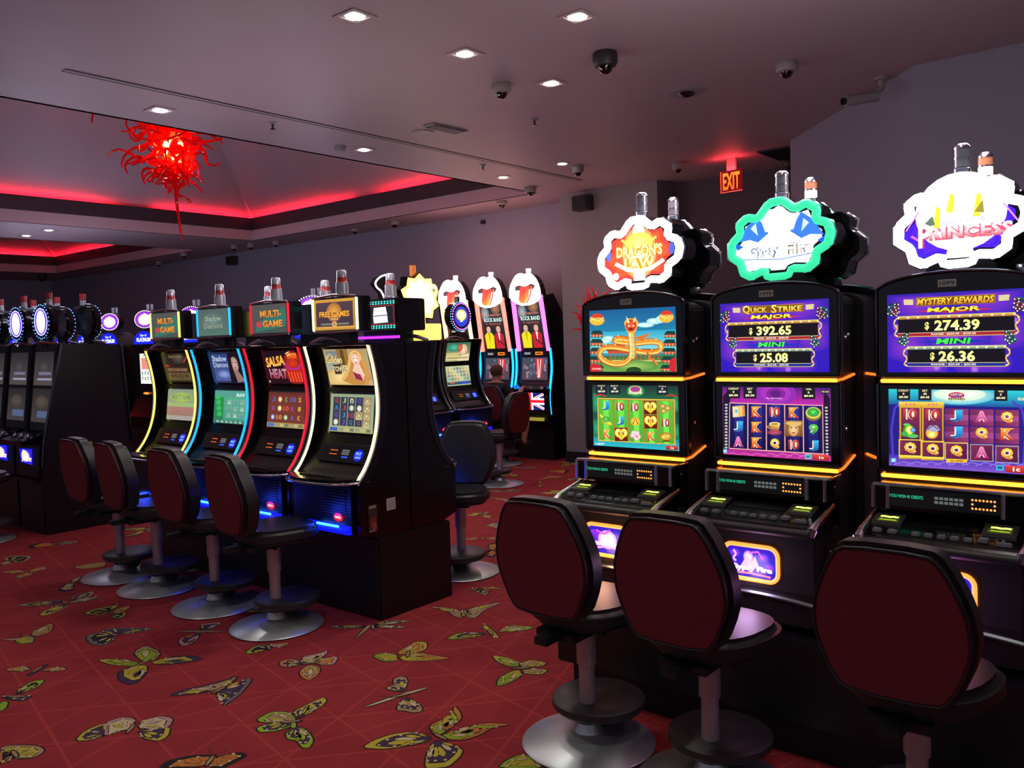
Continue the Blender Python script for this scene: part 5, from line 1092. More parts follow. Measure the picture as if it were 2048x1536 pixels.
def low_yellow():
    a = Art(None, 200, 150); a.bg('7c8a74', '8a9470')
    a.ell(100, 40, 80, 26, '88a050', 18, 'a8b468'); a.text('MULTI GAME', 100, 38, 130, 22, '6a8448', .05); a.rect(0, 66, 200, 84, '90a468'); a.rect(0, 86, 200, 128, '9c6e60', '8c6a5c'); a.rect(0, 130, 200, 150, '98908a'); return a
def low_green():
    a = Art(None, 200, 150); a.bg('48a078', '3a8870'); a.rect(0, 0, 60, 140, '20883c', '1c7040'); a.rect(0, 0, 200, 30, '4a9080'); a.text('22,315', 160, 20, 50, 15, 'e0f8f0', .04)
    for j in range(3):
        for i in range(3): a.rect(78+i*40, 40+j*30, 110+i*40, 64+j*30, '6a9888'); a.poly([(82+i*40, 62+j*30), (94+i*40, 42+j*30), (108+i*40, 62+j*30)], ('98b8a8', '508888', '7aa090')[(i+j) % 3])
    for k in range(4): a.ell(22+k*5, 30+k*26, 16, 12, '30a850', 10)
    a.rect(0, 134, 200, 150, '286858')
    for k in range(6): a.rect(20+k*28, 137, 38+k*28, 147, '88a890')
    return a
low_salsa = reel_art(('5a2418', '6a3820'), [['J', 'o', 'K', '10', 'S'], ['Q', 'o', '10', 'K', '8'], ['o', '10', 'o', 'A', 'K']], ['3a60c0', 'c85038', 'c08a40', '7848a8', '389850', 'd0a838'], ('3868b8', '9a8848'), '6a2c20')
low_gold = reel_art(('889878', '98a080'), [['Q', 'J', 'n', 'Q', '#'], ['A', 'J', 'o', 'o', '#'], ['Q', 'J', '10', '#', '#'], ['o', 'J', 'Q', 'Q', '#']], ['a03848', '6040a8', '98a868', '3a70b0', 'c0b8a8'], ('2858a8', 'a0a068'), '2c3444')
E_Y = glow('edge_yellow', 'f0e060', 1.8); E_B = glow('edge_blue', '18a0f0', 1.8); E_R = glow('edge_red', 'e01830', 1.2); E_W = glow('edge_warm', 'ffe8a0', 2.6)
U0 = 3.2
BV = [3.985, 4.635, 5.285, 5.935]
bank = [
 curved((U0, BV[0], 0), R90, 'curved machine with warm white neon edges and a blonde woman on its screen', E_W, u_golden, low_gold, box_topper(t_three, E_W)),
 curved((U0, BV[1], 0), R90, 'curved machine with red neon edges in the left row', E_R, u_salsa, low_salsa, box_topper(t_multi, E_R)),
 curved((U0, BV[2], 0), R90, 'curved machine with blue neon edges and a dark-haired woman on its upper screen', E_B, u_shadow, low_green, box_topper(t_shadow, E_B)),
 curved((U0, BV[3], 0), R90, 'curved machine with yellow neon edges, leftmost of the left row', E_Y, u_yellow, low_yellow, box_topper(t_multi, E_Y))]
# the machines on the other side, back to back; they show above and at the end
def lobst():
    a = Art(None, 200, 130); a.bg('2a4a50', '3c5a68')
    for i in range(5):
        for j in range(3): a.ell(24+i*38, 22+j*42, 15, 16, ('7a9aa8', 'a87888', '6858b0')[(i+j) % 3], 10, 'd0d8c8')
    return a
def back_topper(t):
    P = [(-.215, .23), (-.215, .03), (-.2, -.03), (-.1, -.05), (.1, -.05), (.2, -.03), (.215, .03), (.215, .23)]
    b = MB(); b.prism(P, 1.662, 1.86, 'z'); h = b.build('topper', M['gloss'], t, bevel=.005)
    b = MB(); b.box(-.14, .14, .02, .18, 1.59, 1.668); b.build('topper_neck', M['black'], h)
    a = Art(None, 200, 110); a.bg('c8b838', 'e8e080'); a.text('WIN', 100, 55, 120, 60, 'fff8d0', .05, out='a06018')
    a.build('topper_screen', M['g2'], h, flat(-.18, .18, 1.85, 1.68, -.0505))
    for z in (1.668, 1.856):
        for i in range(17): MB().sphere((-.2+.4*i/16, -.054+.024*max(0, abs(i/8-1)*2-1), z), .006, 6, 4).build('marquee_bulb', glow('yellow_bulbs', 'e8e040', 2.5), h)
bk = curved((2*3.46-U0, 3.985, 0), -R90, 'machine behind the right end of the left row, with a dotted dark topper', glow('edge_orange', 'ff6a30', .5), lobst, lobst, back_topper, 'machines on the far side of the left row')
# lit back face of this topper and the strips under it
hb = [c for c in bk.children if c.name.startswith('topper')][0]
a = Art(None, 200, 130); a.bg('101014'); a.rect(10, 24, 196, 106, '7c1c20'); a.rect(14, 28, 192, 102, '141820'); a.poly([(110, 34), (160, 32), (166, 64), (106, 66)], 'ffffff'); a.poly([(106, 70), (166, 68), (168, 96), (108, 98)], 'e8f4ff')
for r in (10, 18, 110, 118):
    for k in range(15): a.ell(16+k*12.5+(r % 4)*2, r, 4.6, 3.4, '18a098', 8, '60f0e0')
# text side faces -u: on this rotated machine that is the +y side
a.build('rear_screen', M['g2'], hb, lambda x, y, L: (.21-.42*x, .2306+LAY*L, 1.855-.19*y))
MB().box(-.2, .2, .19, .21, 1.618, 1.634).build('purple_light_strip', glow('purple_strip', 'a028e8', 2.5), hb)
MB().box(-.2, .2, -.03, .0, 1.61, 1.64).build('green_light_strip', glow('green_strip', 'b8d838', 2.2), hb)
for i, s in ((1, 'red edged'), (2, 'blue edged'), (3, 'yellow edged')):
    dup(bk, (2*3.46-U0, BV[i], 0), -R90, 'machine back to back with the %s curved one, dark topper box behind' % s, None, ('rear_screen', 'purple_light', 'green_light', 'marquee_bulb'))
t = thing('machine_stand', 'long black stand under the left row of curved machines', 'stand', (3.46, 4.96, 0))
MB().box(-.27, .32, -1.3, 1.3, 0, .475).build('cabinet', M['black'], t, bevel=.006)
MB().box(-.272, -.268, -1.0, -.996, .05, .45).build('door_gap', M['satin'], t)
# stickers on the end panel
t = thing('sticker', 'small reddish printed sticker low on the end of the left row', 'sticker', (3.16, 3.668, .6), 0)
a = Art(None, 40, 100); a.bg('3a2420', '5a2c28'); a.rect(4, 4, 34, 14, 'a8a098'); a.rect(2, 16, 38, 40, '4a3c38'); a.rect(8, 44, 32, 84, '8a3c34'); a.rect(18, 66, 34, 90, 'b85848'); a.rect(2, 90, 30, 97, '8a8078'); a.build('print', M['print'], t, lambda x, y, L: (-.035+.07*x, -.0015-LAY*L, .08-.16*y))
t = thing('paper_notice', 'small white square paper stuck on the end of the left row', 'notice', (3.3, 3.668, .66), 0)
a = Art(None, 40, 40); a.bg('c8c8c0'); [a.rect(5, 6+k*6, 34, 8+k*6, '9a9a94') for k in range(5)]; a.build('paper', M['print'], t, lambda x, y, L: (-.035+.07*x, -.0015-LAY*L, .035-.07*y))

# ------------------------------------------------------------ third bank at the back, facing the camera's right
def round_topper(t):
    c = (0, 1.86); b = MB(); n = 28
    b.prism([(c[0]+.165*math.cos(2*math.pi*i/n), c[1]+.165*math.sin(2*math.pi*i/n)) for i in range(n)], .02, .14, 'y'); h = b.build('topper', M['gloss'], t, bevel=.005)
    b = MB()
    for i in range(30): b.sphere((c[0]+.15*math.cos(2*math.pi*i/30), .016, c[1]+.15*math.sin(2*math.pi*i/30)), .0085, 6, 4)
    b.build('marquee_bulbs', glow('pink_bulbs', 'd060f0', 3.5), h)
    b = MB()
    for i in range(38): b.sphere((c[0]+.168*math.cos(2*math.pi*i/38), .03, c[1]+.168*math.sin(2*math.pi*i/38)), .006, 6, 4)
    b.build('blue_bulbs', glow('cyan_bulbs', '40c0e0', 2.5), h)
    a = Art(None, 100, 100); a.ell(50, 50, 44, 44, '2030a0', 24, '3040c0'); a.ell(50, 44, 32, 24, 'e8a020', 18, 'fff8c0'); a.text('WILD', 50, 40, 50, 18, 'fffbe0', .05, out='c84818'); a.text('5', 50, 62, 20, 22, 'fff0a0', .05); a.build('topper_screen', M['g2'], h, flat(-.135, .135, 1.995, 1.725, .018))
    b = MB(); b.prism([(-.14, 1.6), (.14, 1.6), (.06, 1.68), (-.06, 1.68)], .02, .14, 'y'); b.build('topper_neck', M['darkchrome'], h)
    MB().lathe([(0, 2.02), (.03, 2.02), (.03, 2.09), (0, 2.09)], c=(0, .08)).build('candle', M['darkchrome'], h, smooth=True)
def comic():
    a = Art(None, 200, 150); a.bg('306050', '98a070'); a.ell(60, 40, 50, 30, '287858', 14, '48b898'); a.rect(0, 80, 110, 140, 'b8a868', 'd0c890'); a.ell(140, 60, 36, 46, 'c89878', 16, 'f0d8b8'); a.ell(110, 44, 22, 30, 'a83828', 14, 'd87858'); a.poly([(110, 110), (196, 90), (196, 148), (100, 148)], 'd8c8a0'); a.rect(10, 120, 190, 128, '8a7a40'); return a
def comic_low():
    a = Art(None, 200, 160); a.bg('a8b888', '98a880')
    for i in range(7):
        for j in range(4): a.rect(10+i*26, 10+j*28, 31+i*26, 33+j*28, ('d8c890', '98b8a0', 'c8a080', 'e8e0b0', '7898a0')[(i*3+j*2) % 5]); a.ell(20+i*26, 22+j*28, 6, 7, ('8a5a40', '4a7880', 'a85848')[(i+j) % 3], 8)
    a.rect(0, 128, 200, 150, '384868'); a.rect(110, 130, 170, 150, '2048c0'); a.rect(20, 130, 60, 140, 'c05838'); return a
curved((7.22, 6.68, 0), 0, 'machine with a round dotted topper at the back, before the three lit lips machines', glow('edge_dim', '202024', .1), comic, comic_low, round_topper, 'machines of the back bank', False)
def star_topper(t):
    P = []
    for i in range(20):
        a = 2*math.pi*i/20; r = .3 if i % 2 else .245
        P.append((r*math.cos(a)*1.05+.02, 2.06+r*math.sin(a)*.95))
    b = MB(); b.prism(P, .02, .12, 'y'); h = b.build('topper', M['gloss'], t)
    a = Art(None, 1, 1); n = 20
    a.poly([(.5+(p[0]-.02)/.7*.95, .5-(p[1]-2.06)/.7*.95) for p in P], 'f8d860'); a.poly([(.5+(p[0]-.02)/.7*.75, .5-(p[1]-2.06)/.7*.75) for p in P], 'fffbe0'); a.ell(.5, .5, .24, .2, 'fff8d0', 20, 'ffffff'); a.ell(.8, .36, .09, .09, 'e8e068', 14, 'fff8a0'); a.poly([(.8, .3), (.815, .35), (.86, .36), (.82, .385), (.83, .43), (.8, .4), (.77, .43), (.78, .385), (.74, .36), (.785, .35)], '5a6030')
    a.build('topper_screen', M['g3'], h, flat(-.33, .37, 2.41, 1.71, .018))
    b = MB(); b.box(-.12, .12, .02, .14, 1.59, 1.95); b.build('topper_neck', M['black'], h)
    b = MB(); b.box(-.3, .3, -.02, .1, 1.6, 1.78); b.build('lower_sign', glow('amber_sign', 'f0c860', 2.0), h, bevel=.01)
    MB().lathe([(0, 2.3), (.035, 2.3), (.035, 2.42), (0, 2.42)], c=(.0, .1)).build('candle', glow('orange_candle', 'd07028', .8), h, smooth=True)
    # black hat shape with a white neon outline at the left
    b = MB(); H = [(-.62, 2.2), (-.56, 2.27), (-.44, 2.3), (-.34, 2.28), (-.33, 2.16), (-.3, 1.95), (-.46, 1.94), (-.52, 2.12)]
    b.prism(H, .03, .12, 'y'); hh = b.build('hat_shape', M['black'], h, bevel=.008)
    b = MB(); b.tube([(x, .026, z) for x, z in smooth_pts([(-.36, 2.29), (-.5, 2.3), (-.62, 2.22), (-.6, 2.16), (-.52, 2.12), (-.47, 1.96)], 2)], .009, 6); b.build('white_neon', glow('white_neon', 'e8f0ff', 2.5), hh)
curved((6.55, 6.68, 0), 0, 'machine with a blazing yellow star-shaped topper behind the left row', glow('edge_dim', '202024', .1), comic, comic_low, star_topper, 'machines of the back bank', False)

t = thing('machine_stand', 'black stand under the back bank with the star and round toppers', 'stand', (6.88, 6.8, 0))
MB().box(-.65, .65, -.14, .16, 0, .475).build('cabinet', M['black'], t, bevel=.006)
# ------------------------------------------------------------ bank 2 at the far left: wedge cabinets with oval toppers
def wedge(loc, rz, lab, grp, lit=True):
    t = thing('slot_machine', lab, 'slot machine', loc, rz, grp)
    pr = [(.0, .0), (.0, .48), (-.02, .5), (-.01, .79), (.1, .84), (.2, 1.66), (.395, 1.66), (.395, 0)]
    b = MB(); b.prism(pr, -.25, .25, 'x'); b.build('cabinet', M['black'], t)
    for s in (-1, 1):
        b = MB(); b.prism([(y-.02, z) for y, z in pr[3:6]]+[(.26, 1.68), (.24, 1.5), (.14, .84), (.03, .7)], s*.25, s*.275, 'x'); b.build('side_rail', M['darkchrome'], t, bevel=.004)
    b = MB(); b.tube([(-.26, .19, 1.67), (0, .15, 1.69), (.26, .19, 1.67)], .012, 8); b.build('top_rail', M['chrome'], t, smooth=True)
    A = lambda c0, c1: Art(None, 200, 150).bg(c0, c1)
    a = A('3a3438', '6a5c5c'); a.ell(100, 70, 60, 30, '4a4448', 16, '6a6064'); a.rect(50, 90, 180, 104, '9090b0'); a.rect(40, 118, 190, 128, 'b8b8d8')
    a.build('upper_screen', M['dim'], t, tilt(-.2, .2, 1.6, 1.3, .187, .15))
    a = A('343030', '585050'); a.ell(100, 60, 70, 30, '584c44', 16, '706458'); a.rect(60, 100, 190, 130, '6a7aa8')
    a.build('lower_screen', M['dim'], t, tilt(-.2, .2, 1.27, .97, .148, .108))
    b = MB(); b.prism([(-.14, .8), (-.15, .83), (.1, .9), (.1, .8)], -.24, .24, 'x'); d = b.build('button_deck', M['gloss'], t, bevel=.006)
    b = MB()
    for k in range(6): b.sphere((-.17+k*.07, -.04-(k % 2)*.03, .865), .018, 8, 6)
    b.build('chrome_buttons', M['chrome'], d, smooth=True)
    a = Art(None, 140, 80); a.poly([(4, 10), (136, 4), (130, 76), (14, 70)], '1818b8'); a.ell(64, 40, 44, 26, '9060f0', 18, 'ffffff'); a.ell(50, 26, 16, 14, 'f8e030', 12, 'fff8a0'); a.text('JACKPOT', 76, 56, 96, 22, 'fff4c0', .05, out='d06820')
    a.build('belly_glass', M['g2'], t, flat(-.16, .14, .76, .6, -.021)) if lit else None
    MB().tube([(-.24, -.03, .47), (.24, -.03, .47)], .012, 8).build('foot_rail', M['darkchrome'], t, smooth=True)
    # oval topper
    n = 28; zc = 1.87; E = [(.19*math.cos(2*math.pi*i/n), zc+.165*math.sin(2*math.pi*i/n)) for i in range(n)]
    b = MB(); b.prism(E, .17, .25, 'y'); h = b.build('topper', M['gloss'], t, bevel=.02, smooth=True)
    b = MB(); b.box(-.04, .04, .19, .25, 1.64, 1.74); b.build('topper_neck', M['gloss'], h)
    b = MB()
    for i in range(26): b.sphere((.175*math.cos(2*math.pi*i/26), .166, zc+.152*math.sin(2*math.pi*i/26)), .0055, 6, 4)
    b.build('marquee_bulbs', glow('ice_bulbs', '60a0f0', 2), h)
    a = Art(None, 100, 120); a.ell(50, 60, 46, 56, '3018a0', 24, '6840f0'); a.ell(50, 60, 30, 46, 'c0a0ff', 20, 'ffffff'); a.ell(50, 60, 18, 38, 'ffffff', 16); a.stroke([(50+44*math.cos(x/12*6.283), 60+54*math.sin(x/12*6.283)) for x in range(12)], 3, 'b8d0ff', closed=True)
    a.build('topper_screen', M['g3'], h, flat(-.155, .155, zc+.135, zc-.135, .1665))
    lamp(t, (0, .25, 2.35), LAMP*.8, (.8, .75, 1))  # added cool fill over the wedge cabinet, no fitting of its own
    # shelf with light tower
    b = MB(); b.prism([(-.02, 1.995), (.13, 1.99), (.12, 2.01), (-.02, 2.02)], .17, .29, 'y'); k = b.build('tower_shelf', M['black'], t)
    MB().lathe([(.028, 2.01), (.026, 2.07), (0, 2.07)], c=(.05, .23), n=16).build('lower_lens', M['glassclear'], k, smooth=True)
    MB().lathe([(.027, 2.07), (.027, 2.13), (0, 2.13)], c=(.05, .23), n=16).build('red_lens', M['redlens'], k, smooth=True)
    return t
W0 = 3.05
wg = wedge((W0, 8.13, 0), R90, 'machine with a purple oval topper beside the black end panel', 'wedge-shaped machines at the far left')
dup(wg, (W0, 8.69, 0), R90, 'machine with a purple oval topper nearest the left edge of the picture', 'wedge-shaped machines at the far left')
dup(wg, (W0, 9.25, 0), R90, 'third machine of the far left row, mostly outside the frame', 'wedge-shaped machines at the far left')
for v, s in ((8.13, 'right'), (8.69, 'middle'), (9.25, 'left')):
    dup(wg, (2*3.45-W0, v, 0), -R90, 'machine behind the far left row, %s one of the dark round toppers' % s, 'wedge-shaped machines at the far left, other side')
# end panel
t = thing('end_panel', 'plain black end panel closing the far left row of machines', 'panel', (3.45, 7.85, 0))
MB().prism([(-.4, 0), (-.41, .6), (-.39, .8), (-.195, 1.665), (.34, 1.65), (.39, .75), (.4, .5), (.25, 0)], -.012, .0, 'y').build('board', M['black'], t)
b = MB()
for s, P in ((-1, [(-.41, .6), (-.39, .8), (-.195, 1.665)]), (1, [(.34, 1.65), (.37, 1.1), (.39, .75)])): b.tube([(x, -.014, z) for x, z in P], .014, 8)
b.build('edge_trim', M['darkchrome'], t, smooth=True)
t = thing('warning_sticker', 'yellow sticker low on the black end panel at the far left', 'sticker', (3.42, 7.836, .74)); a = Art(None, 30, 20); a.bg('a89a20'); a.rect(3, 5, 27, 8, '6a6010'); a.rect(3, 11, 24, 14, '6a6010'); a.build('print', M['print'], t, lambda x, y, L: (-.06+.12*x, -.001-LAY*L, .04-.08*y))
t = thing('cup_holder', 'black cup holder box on the end panel beside the yellow sticker', 'cup holder', (3.27, 7.789, .8))
MB().box(-.04, .04, -.04, .045, -.05, .05).build('box', M['satin'], t, bevel=.006)

# ------------------------------------------------------------ row with oval toppers and blue arched signs, farther back
def platinum(loc, lab, grp='far row with blue arched signs'):
    t = thing('slot_machine', lab, 'slot machine', loc, R90, grp)
    b = MB(); b.prism([(-.1, 0), (-.1, .75), (.02, 1.0), (.02, 1.64), (.3, 1.64), (.3, 0)], -.27, .27, 'x'); b.build('cabinet', M['gloss'], t)
    P = arch(.27, 1.655, 1.68, 1.83, 12)
    b = MB(); b.prism(P, .0, .25, 'y'); s = b.build('arched_sign', M['satin'], t, bevel=.004)
    a = Art(None, 1, 1); a.P.append(([(x/.54+.5, (1.83-z)/.175) for x, z in shrink(P, .93, (0, 1.72))], [srgb('1018c8')]*len(P), 0)); a.L = 1
    a.text('Star of', .5, .34, .3, .18, 'c0d0ff', .02); a.text('PLATINUM', .5, .66, .62, .28, 'f0f4ff', .05)
    a.build('sign_face', M['g2'], s, flat(-.27, .27, 1.83, 1.655, -.0006))
    MB().box(-.27, .27, -.03, .02, 1.62, 1.65).build('shelf', M['darkchrome'], t)
    a = Art(None, 100, 150); a.bg('b8bcb8'); a.rect(10, 20, 90, 80, 'c89a88'); [a.rect(14, 24+k*9, 86, 29+k*9, 'a8483c') for k in range(6)]; a.text('777', 50, 10, 40, 12, '303030', .04)
    for i in range(4):
        for j in range(2): a.text('7' if (i+j) % 2 else 'x', 16+i*22, 98+j*26, 12, 14, '202428', .04)
    a.build('paytable', M['g2'], t, flat(-.16, .16, 1.54, 1.16, .0195))
    a = Art(None, 40, 10); a.ell(20, 5, 16, 4, 'e06018', 12, 'ffa040'); a.build('button_lights', M['g2'], t, flat(-.1, .1, 1.06, 1.02, .0))
    n = 30; zc = 1.97; E = [(.27*math.cos(2*math.pi*i/n), zc+.12*math.sin(2*math.pi*i/n)) for i in range(n)]
    b = MB(); b.prism(E, .03, .1, 'y'); b.prism([(x-.12, z) for x, z in E], .07, .16, 'y'); b.box(-.05, .05, .04, .1, 1.8, 1.88); h = b.build('topper', M['gloss'], t, bevel=.01)
    b = MB()
    for i in range(34): b.sphere((.25*math.cos(2*math.pi*i/34), .026, zc+.107*math.sin(2*math.pi*i/34)), .0065, 6, 4)
    b.build('marquee_bulbs', glow('lilac_bulbs', 'f0c8ff', 4), h)
    a = Art(None, 170, 100); a.ell(85, 50, 82, 47, '5818a0', 26, '9030e0'); a.ell(85, 52, 60, 34, 'e8c0ff', 20, 'ffffff'); a.poly([(50, 30), (85, 12), (120, 30), (130, 66), (40, 66)], 'ffffff'); a.build('topper_screen', M['g3'], h, flat(-.23, .23, zc+.1, zc-.1, .028))
    lamp(t, (0, .12, 2.45), LAMP*1.9, (.78, .72, 1))  # added lavender fill to raise the dark far walls
    for s in (-1, 1): MB().lathe([(.02, 2.09), (.02, 2.16), (0, 2.16)], c=(s*.05-.03, .12), n=12).build('light_tower', M['glassclear'], t, smooth=True)
    return t
pl = platinum((5.3, 10.36, 0), 'machine with a lit oval topper just left of the yellow edged machine')
for v, lab in ((9.26, 'machine with an oval topper glimpsed between the two leftmost toppers of the left row'),
               (6.99, 'machine with a bright purple topper glimpsed left of the pumpkin-coloured topper'),
               (11.3, 'machine with a pink-ringed oval topper behind the dark round toppers'),
               (12.0, 'far machine with a blue arched sign between the dark round toppers'),
               (12.7, 'far machine with a blue arched sign left of the dark round toppers'),
               (13.5, 'far machine with a lit sign between the two purple oval toppers'),
               (14.4, 'far machine with a lit sign left of the left purple oval topper')):
    dup(pl, (5.3, v, 0), R90, lab)

# ------------------------------------------------------------ the three tall machines with lips toppers
def lips_machine(loc, lab, pink):
    t = thing('slot_machine', lab, 'slot machine', loc, R90, 'tall machines with lit lips toppers')
    pr = smooth_pts([(-.12, 2.12), (-.07, 1.8), (-.0, 1.42), (.02, 1.2), (-.02, 1.0), (-.12, .86), (-.14, .8)], 1)
    b = MB(); b.prism([(y+.02, z) for y, z in pr]+[(-.08, .5), (0, .42), (0, 0), (.4, 0), (.4, 1.7), (.05, 2.12)], -.27, .27, 'x'); b.build('cabinet', M['black'], t)
    for s in (-1, 1):
        b = MB(); b.prism(pr+[(-.1, .5), (0, .42), (0, 0), (.4, 0), (.4, 1.72), (.06, 2.15)], s*.27, s*.3, 'x'); p = b.build('side_panel', M['gloss'], t)
        b = MB(); b.tube([(s*.225, -.125, 2.13), (s*.235, -.06, 1.78), (s*.245, .0, 1.42)], .03, 10); b.build('pink_neon', pink, p, smooth=True)
        b = MB(); b.tube(smooth_pts([(s*.285, -.02, 1.45), (s*.29, .0, 1.2), (s*.29, -.04, 1.0), (s*.29, -.08, .82), (s*.29, -.05, .6)], 2), .014, 8); b.build('blue_neon', glow('blue_neon', '1090ff', 3.5), p, smooth=True)
    a = Art(None, 160, 290); a.bg('2c3440', '1c1820'); a.ell(30, 60, 30, 50, '58646c', 14, 'a8b0b0'); a.ell(110, 30, 34, 36, '6a4838', 14, 'a87858'); a.text('THE GREATEST', 82, 70, 120, 14, 'c87868', .03); a.rect(16, 86, 150, 116, '203838'); a.text('ROCK BAND', 82, 100, 130, 26, 'c8e0d8', .05, out='102828'); a.text('IN THE WORLD', 82, 128, 110, 13, 'c05848', .03)
    for x, c, hr in ((40, 'e0d020', '2a1c18'), (112, 'b82030', '3a2420')):
        a.poly([(x-30, 286), (x-34, 200), (x-16, 182), (x+18, 182), (x+34, 204), (x+30, 286)], c); a.ell(x, 160, 18, 24, 'c09080', 14, 'e0b8a8'); a.stroke(smooth_pts([(x-20, 176), (x-22, 146), (x, 132), (x+22, 146), (x+20, 170)]), 11, hr); a.ell(x-6, 158, 2.5, 2, '201010', 6); a.ell(x+7, 158, 2.5, 2, '201010', 6); a.poly([(x-6, 186), (x+8, 186), (x+2, 250)], 'e8e0d8' if x > 60 else 'a89818')
    a.stroke([(100, 230), (150, 270)], 10, '4a2018')
    a.build('poster_screen', M['g1'], t, tilt(-.19, .19, 2.05, 1.45, -.09+.0, .008))
    a = Art(None, 40, 10); a.rect(4, 3, 14, 7, '8a8a90'); a.rect(22, 2, 34, 8, 'f08020'); a.rect(24, 4, 32, 6, '301008'); a.build('bill_lights', M['g1'], t, flat(-.2, .2, 1.42, 1.35, .005))
    a = Art(None, 160, 120); a.bg('3a4454', '4c3c48'); rr_ = random.Random(5)
    for k in range(40): a.ell(rr_.uniform(8, 152), rr_.uniform(8, 105), rr_.uniform(4, 10), rr_.uniform(5, 12), rr_.choice(['5a6a80', '8a5060', '4a5060', 'a07080', '6a7890']), 7)
    a.poly([(84, 4), (136, 8), (120, 110), (100, 112)], 'c83038'); a.stroke([(100, 10), (104, 108)], 5, 'e8e0d8'); a.stroke([(118, 10), (110, 108)], 5, 'e8e0d8')
    a.build('lower_screen', M['g1'], t, tilt(-.21, .21, 1.33, 1.04, .02, -.0))
    b = MB(); b.prism([(-.2, .9), (-.2, .93), (.0, 1.0), (.02, .95)], -.27, .27, 'x'); d = b.build('button_deck', M['gloss'], t, bevel=.006)
    a = Art(None, 160, 90); a.bg('101c60'); 
    for s in (0, 1): a.stroke([(0, 0 if s else 90), (160, 90 if s else 0)], 26, 'f0f0f4')
    for s in (0, 1): a.stroke([(0, 0 if s else 90), (160, 90 if s else 0)], 9, 'c81828')
    a.rect(60, 0, 100, 90, 'f0f0f4'); a.rect(0, 28, 160, 62, 'f0f0f4'); a.rect(70, 0, 90, 90, 'c81828'); a.rect(0, 37, 160, 53, 'c81828')
    a.build('belly_flag', M['g2'], t, tilt(-.24, .24, .88, .66, -.125, -.115))
    MB().box(-.22, .22, -.14, -.1, .52, .56).build('lower_light_strip', glow('olive_strip', 'a8a040', .7), t)
    # mouth-shaped topper
    O = smooth_pts([(-.24, 2.12), (-.24, 2.24), (-.17, 2.35), (-.12, 2.4), (-.05, 2.41), (0, 2.385), (.05, 2.41), (.12, 2.39), (.2, 2.3), (.24, 2.18), (.24, 2.08), (.1, 2.02), (-.1, 2.02), (-.24, 2.12)], 1)[:-1]
    b = MB(); b.prism(O, -.15, -.02, 'y'); h = b.build('topper', M['gloss'], t)
    a = Art(None, 1, 1); Q = [(x/.5+.5, (2.42-z)/.42) for x, z in O]
    a.P.append((Q, [srgb('ffd8b0')]*len(Q), 0)); a.P.append((shrink(Q, .9, (.5, .5)), [srgb('ffffff')]*len(Q), 1)); a.L = 2
    a.poly([(.16, .42), (.3, .36), (.5, .42), (.72, .34), (.84, .4), (.78, .5), (.3, .52)], '501c18')
    a.poly([(.34, .42), (.66, .4), (.62, .7), (.5, .96), (.36, .98), (.3, .8)], ['e03020', 'e03020', 'e84020', 'ffa030', 'ffb040', 'e84820']); a.stroke([(.5, .42), (.47, .7), (.42, .9)], .02, '9a1810'); a.stroke([(.72, .42), (.68, .66), (.56, .92)], .05, 'e06038')
    a.poly([(.18, .42), (.26, .4), (.28, .52), (.2, .52)], '30303c')
    a.build('topper_face', M['g2'], h, flat(-.25, .25, 2.42, 2.0, -.151)); lamp(t, (0, -.45, 2.75), LAMP*1.4, (1, .45, .42))  # added pink fill, set off the topper, tints the ceiling
    b = MB(); b.tube([(x, -.15, z) for x, z in O], .016, 8, closed=True); b.build('topper_neon', glow('peach_neon', 'ffe8c8', 2.6), h, smooth=True)
    MB().lathe([(0, 2.39), (.03, 2.39), (.03, 2.44), (.036, 2.45), (.036, 2.48), (0, 2.48)], c=(.0, -.06), n=14).build('candle', glow('candle', 'ffe0d8', 1.2), h, smooth=True)
    return t
PK1 = glow('neon_pink', 'ff58d0', 3.6); PK2 = glow('neon_coral', 'ff6858', 3.4); PK3 = glow('neon_peach', 'ffc080', 3.4)
lips_machine((8.72, 6.83, 0), 'tall lips machine with pink neon, nearest the pale column', PK1)
lips_machine((8.72, 7.47, 0), 'tall lips machine with coral neon, middle of the three', PK2)
lips_machine((8.72, 8.12, 0), 'tall lips machine half hidden by the round dotted topper', PK3)
# ------------------------------------------------------------ red blown-glass pieces
GL = mat('red_blown_glass', 'f01818', .12, spec=.6, coat=.4)
_nt = GL.node_tree; _tr = _nt.nodes.new('ShaderNodeBsdfTranslucent'); _tr.inputs[0].default_value = (1, .03, .02, 1)
_mx = _nt.nodes.new('ShaderNodeMixShader'); _mx.inputs[0].default_value = .55
_nt.links.new(_nt.nodes['Principled BSDF'].outputs[0], _mx.inputs[1]); _nt.links.new(_tr.outputs[0], _mx.inputs[2])
_nt.links.new(_mx.outputs[0], [n for n in _nt.nodes if n.type == 'OUTPUT_MATERIAL'][0].inputs[0])
GL.node_tree.nodes['Principled BSDF'].inputs['Transmission Weight'].default_value = .2
GL.node_tree.nodes['Principled BSDF'].inputs['Subsurface Weight'].default_value = 0
def tendril(rnd, o, d, L, r0, curl, parent, name='glass_tendril', droop=.0):
    p = Vector(o); d = Vector(d).normalized(); P = [p.copy()]; n = 12
    ax = d.cross(Vector((rnd.uniform(-1, 1), rnd.uniform(-1, 1), rnd.uniform(-1, 1)))).normalized()
    ph = rnd.uniform(0, 6.28)
    for i in range(n):
        a = curl*math.sin(ph+i*rnd.uniform(.5, .75))*.55
        d = (Matrix.Rotation(a, 3, ax) @ d); d.z -= droop; d.normalize(); p = p+d*L/n; P.append(p.copy())
    R = [r0*(1-.82*(i/n)**.8) for i in range(n+1)]
    MB().tube(P, R, 7).build(name, GL, parent, smooth=True)
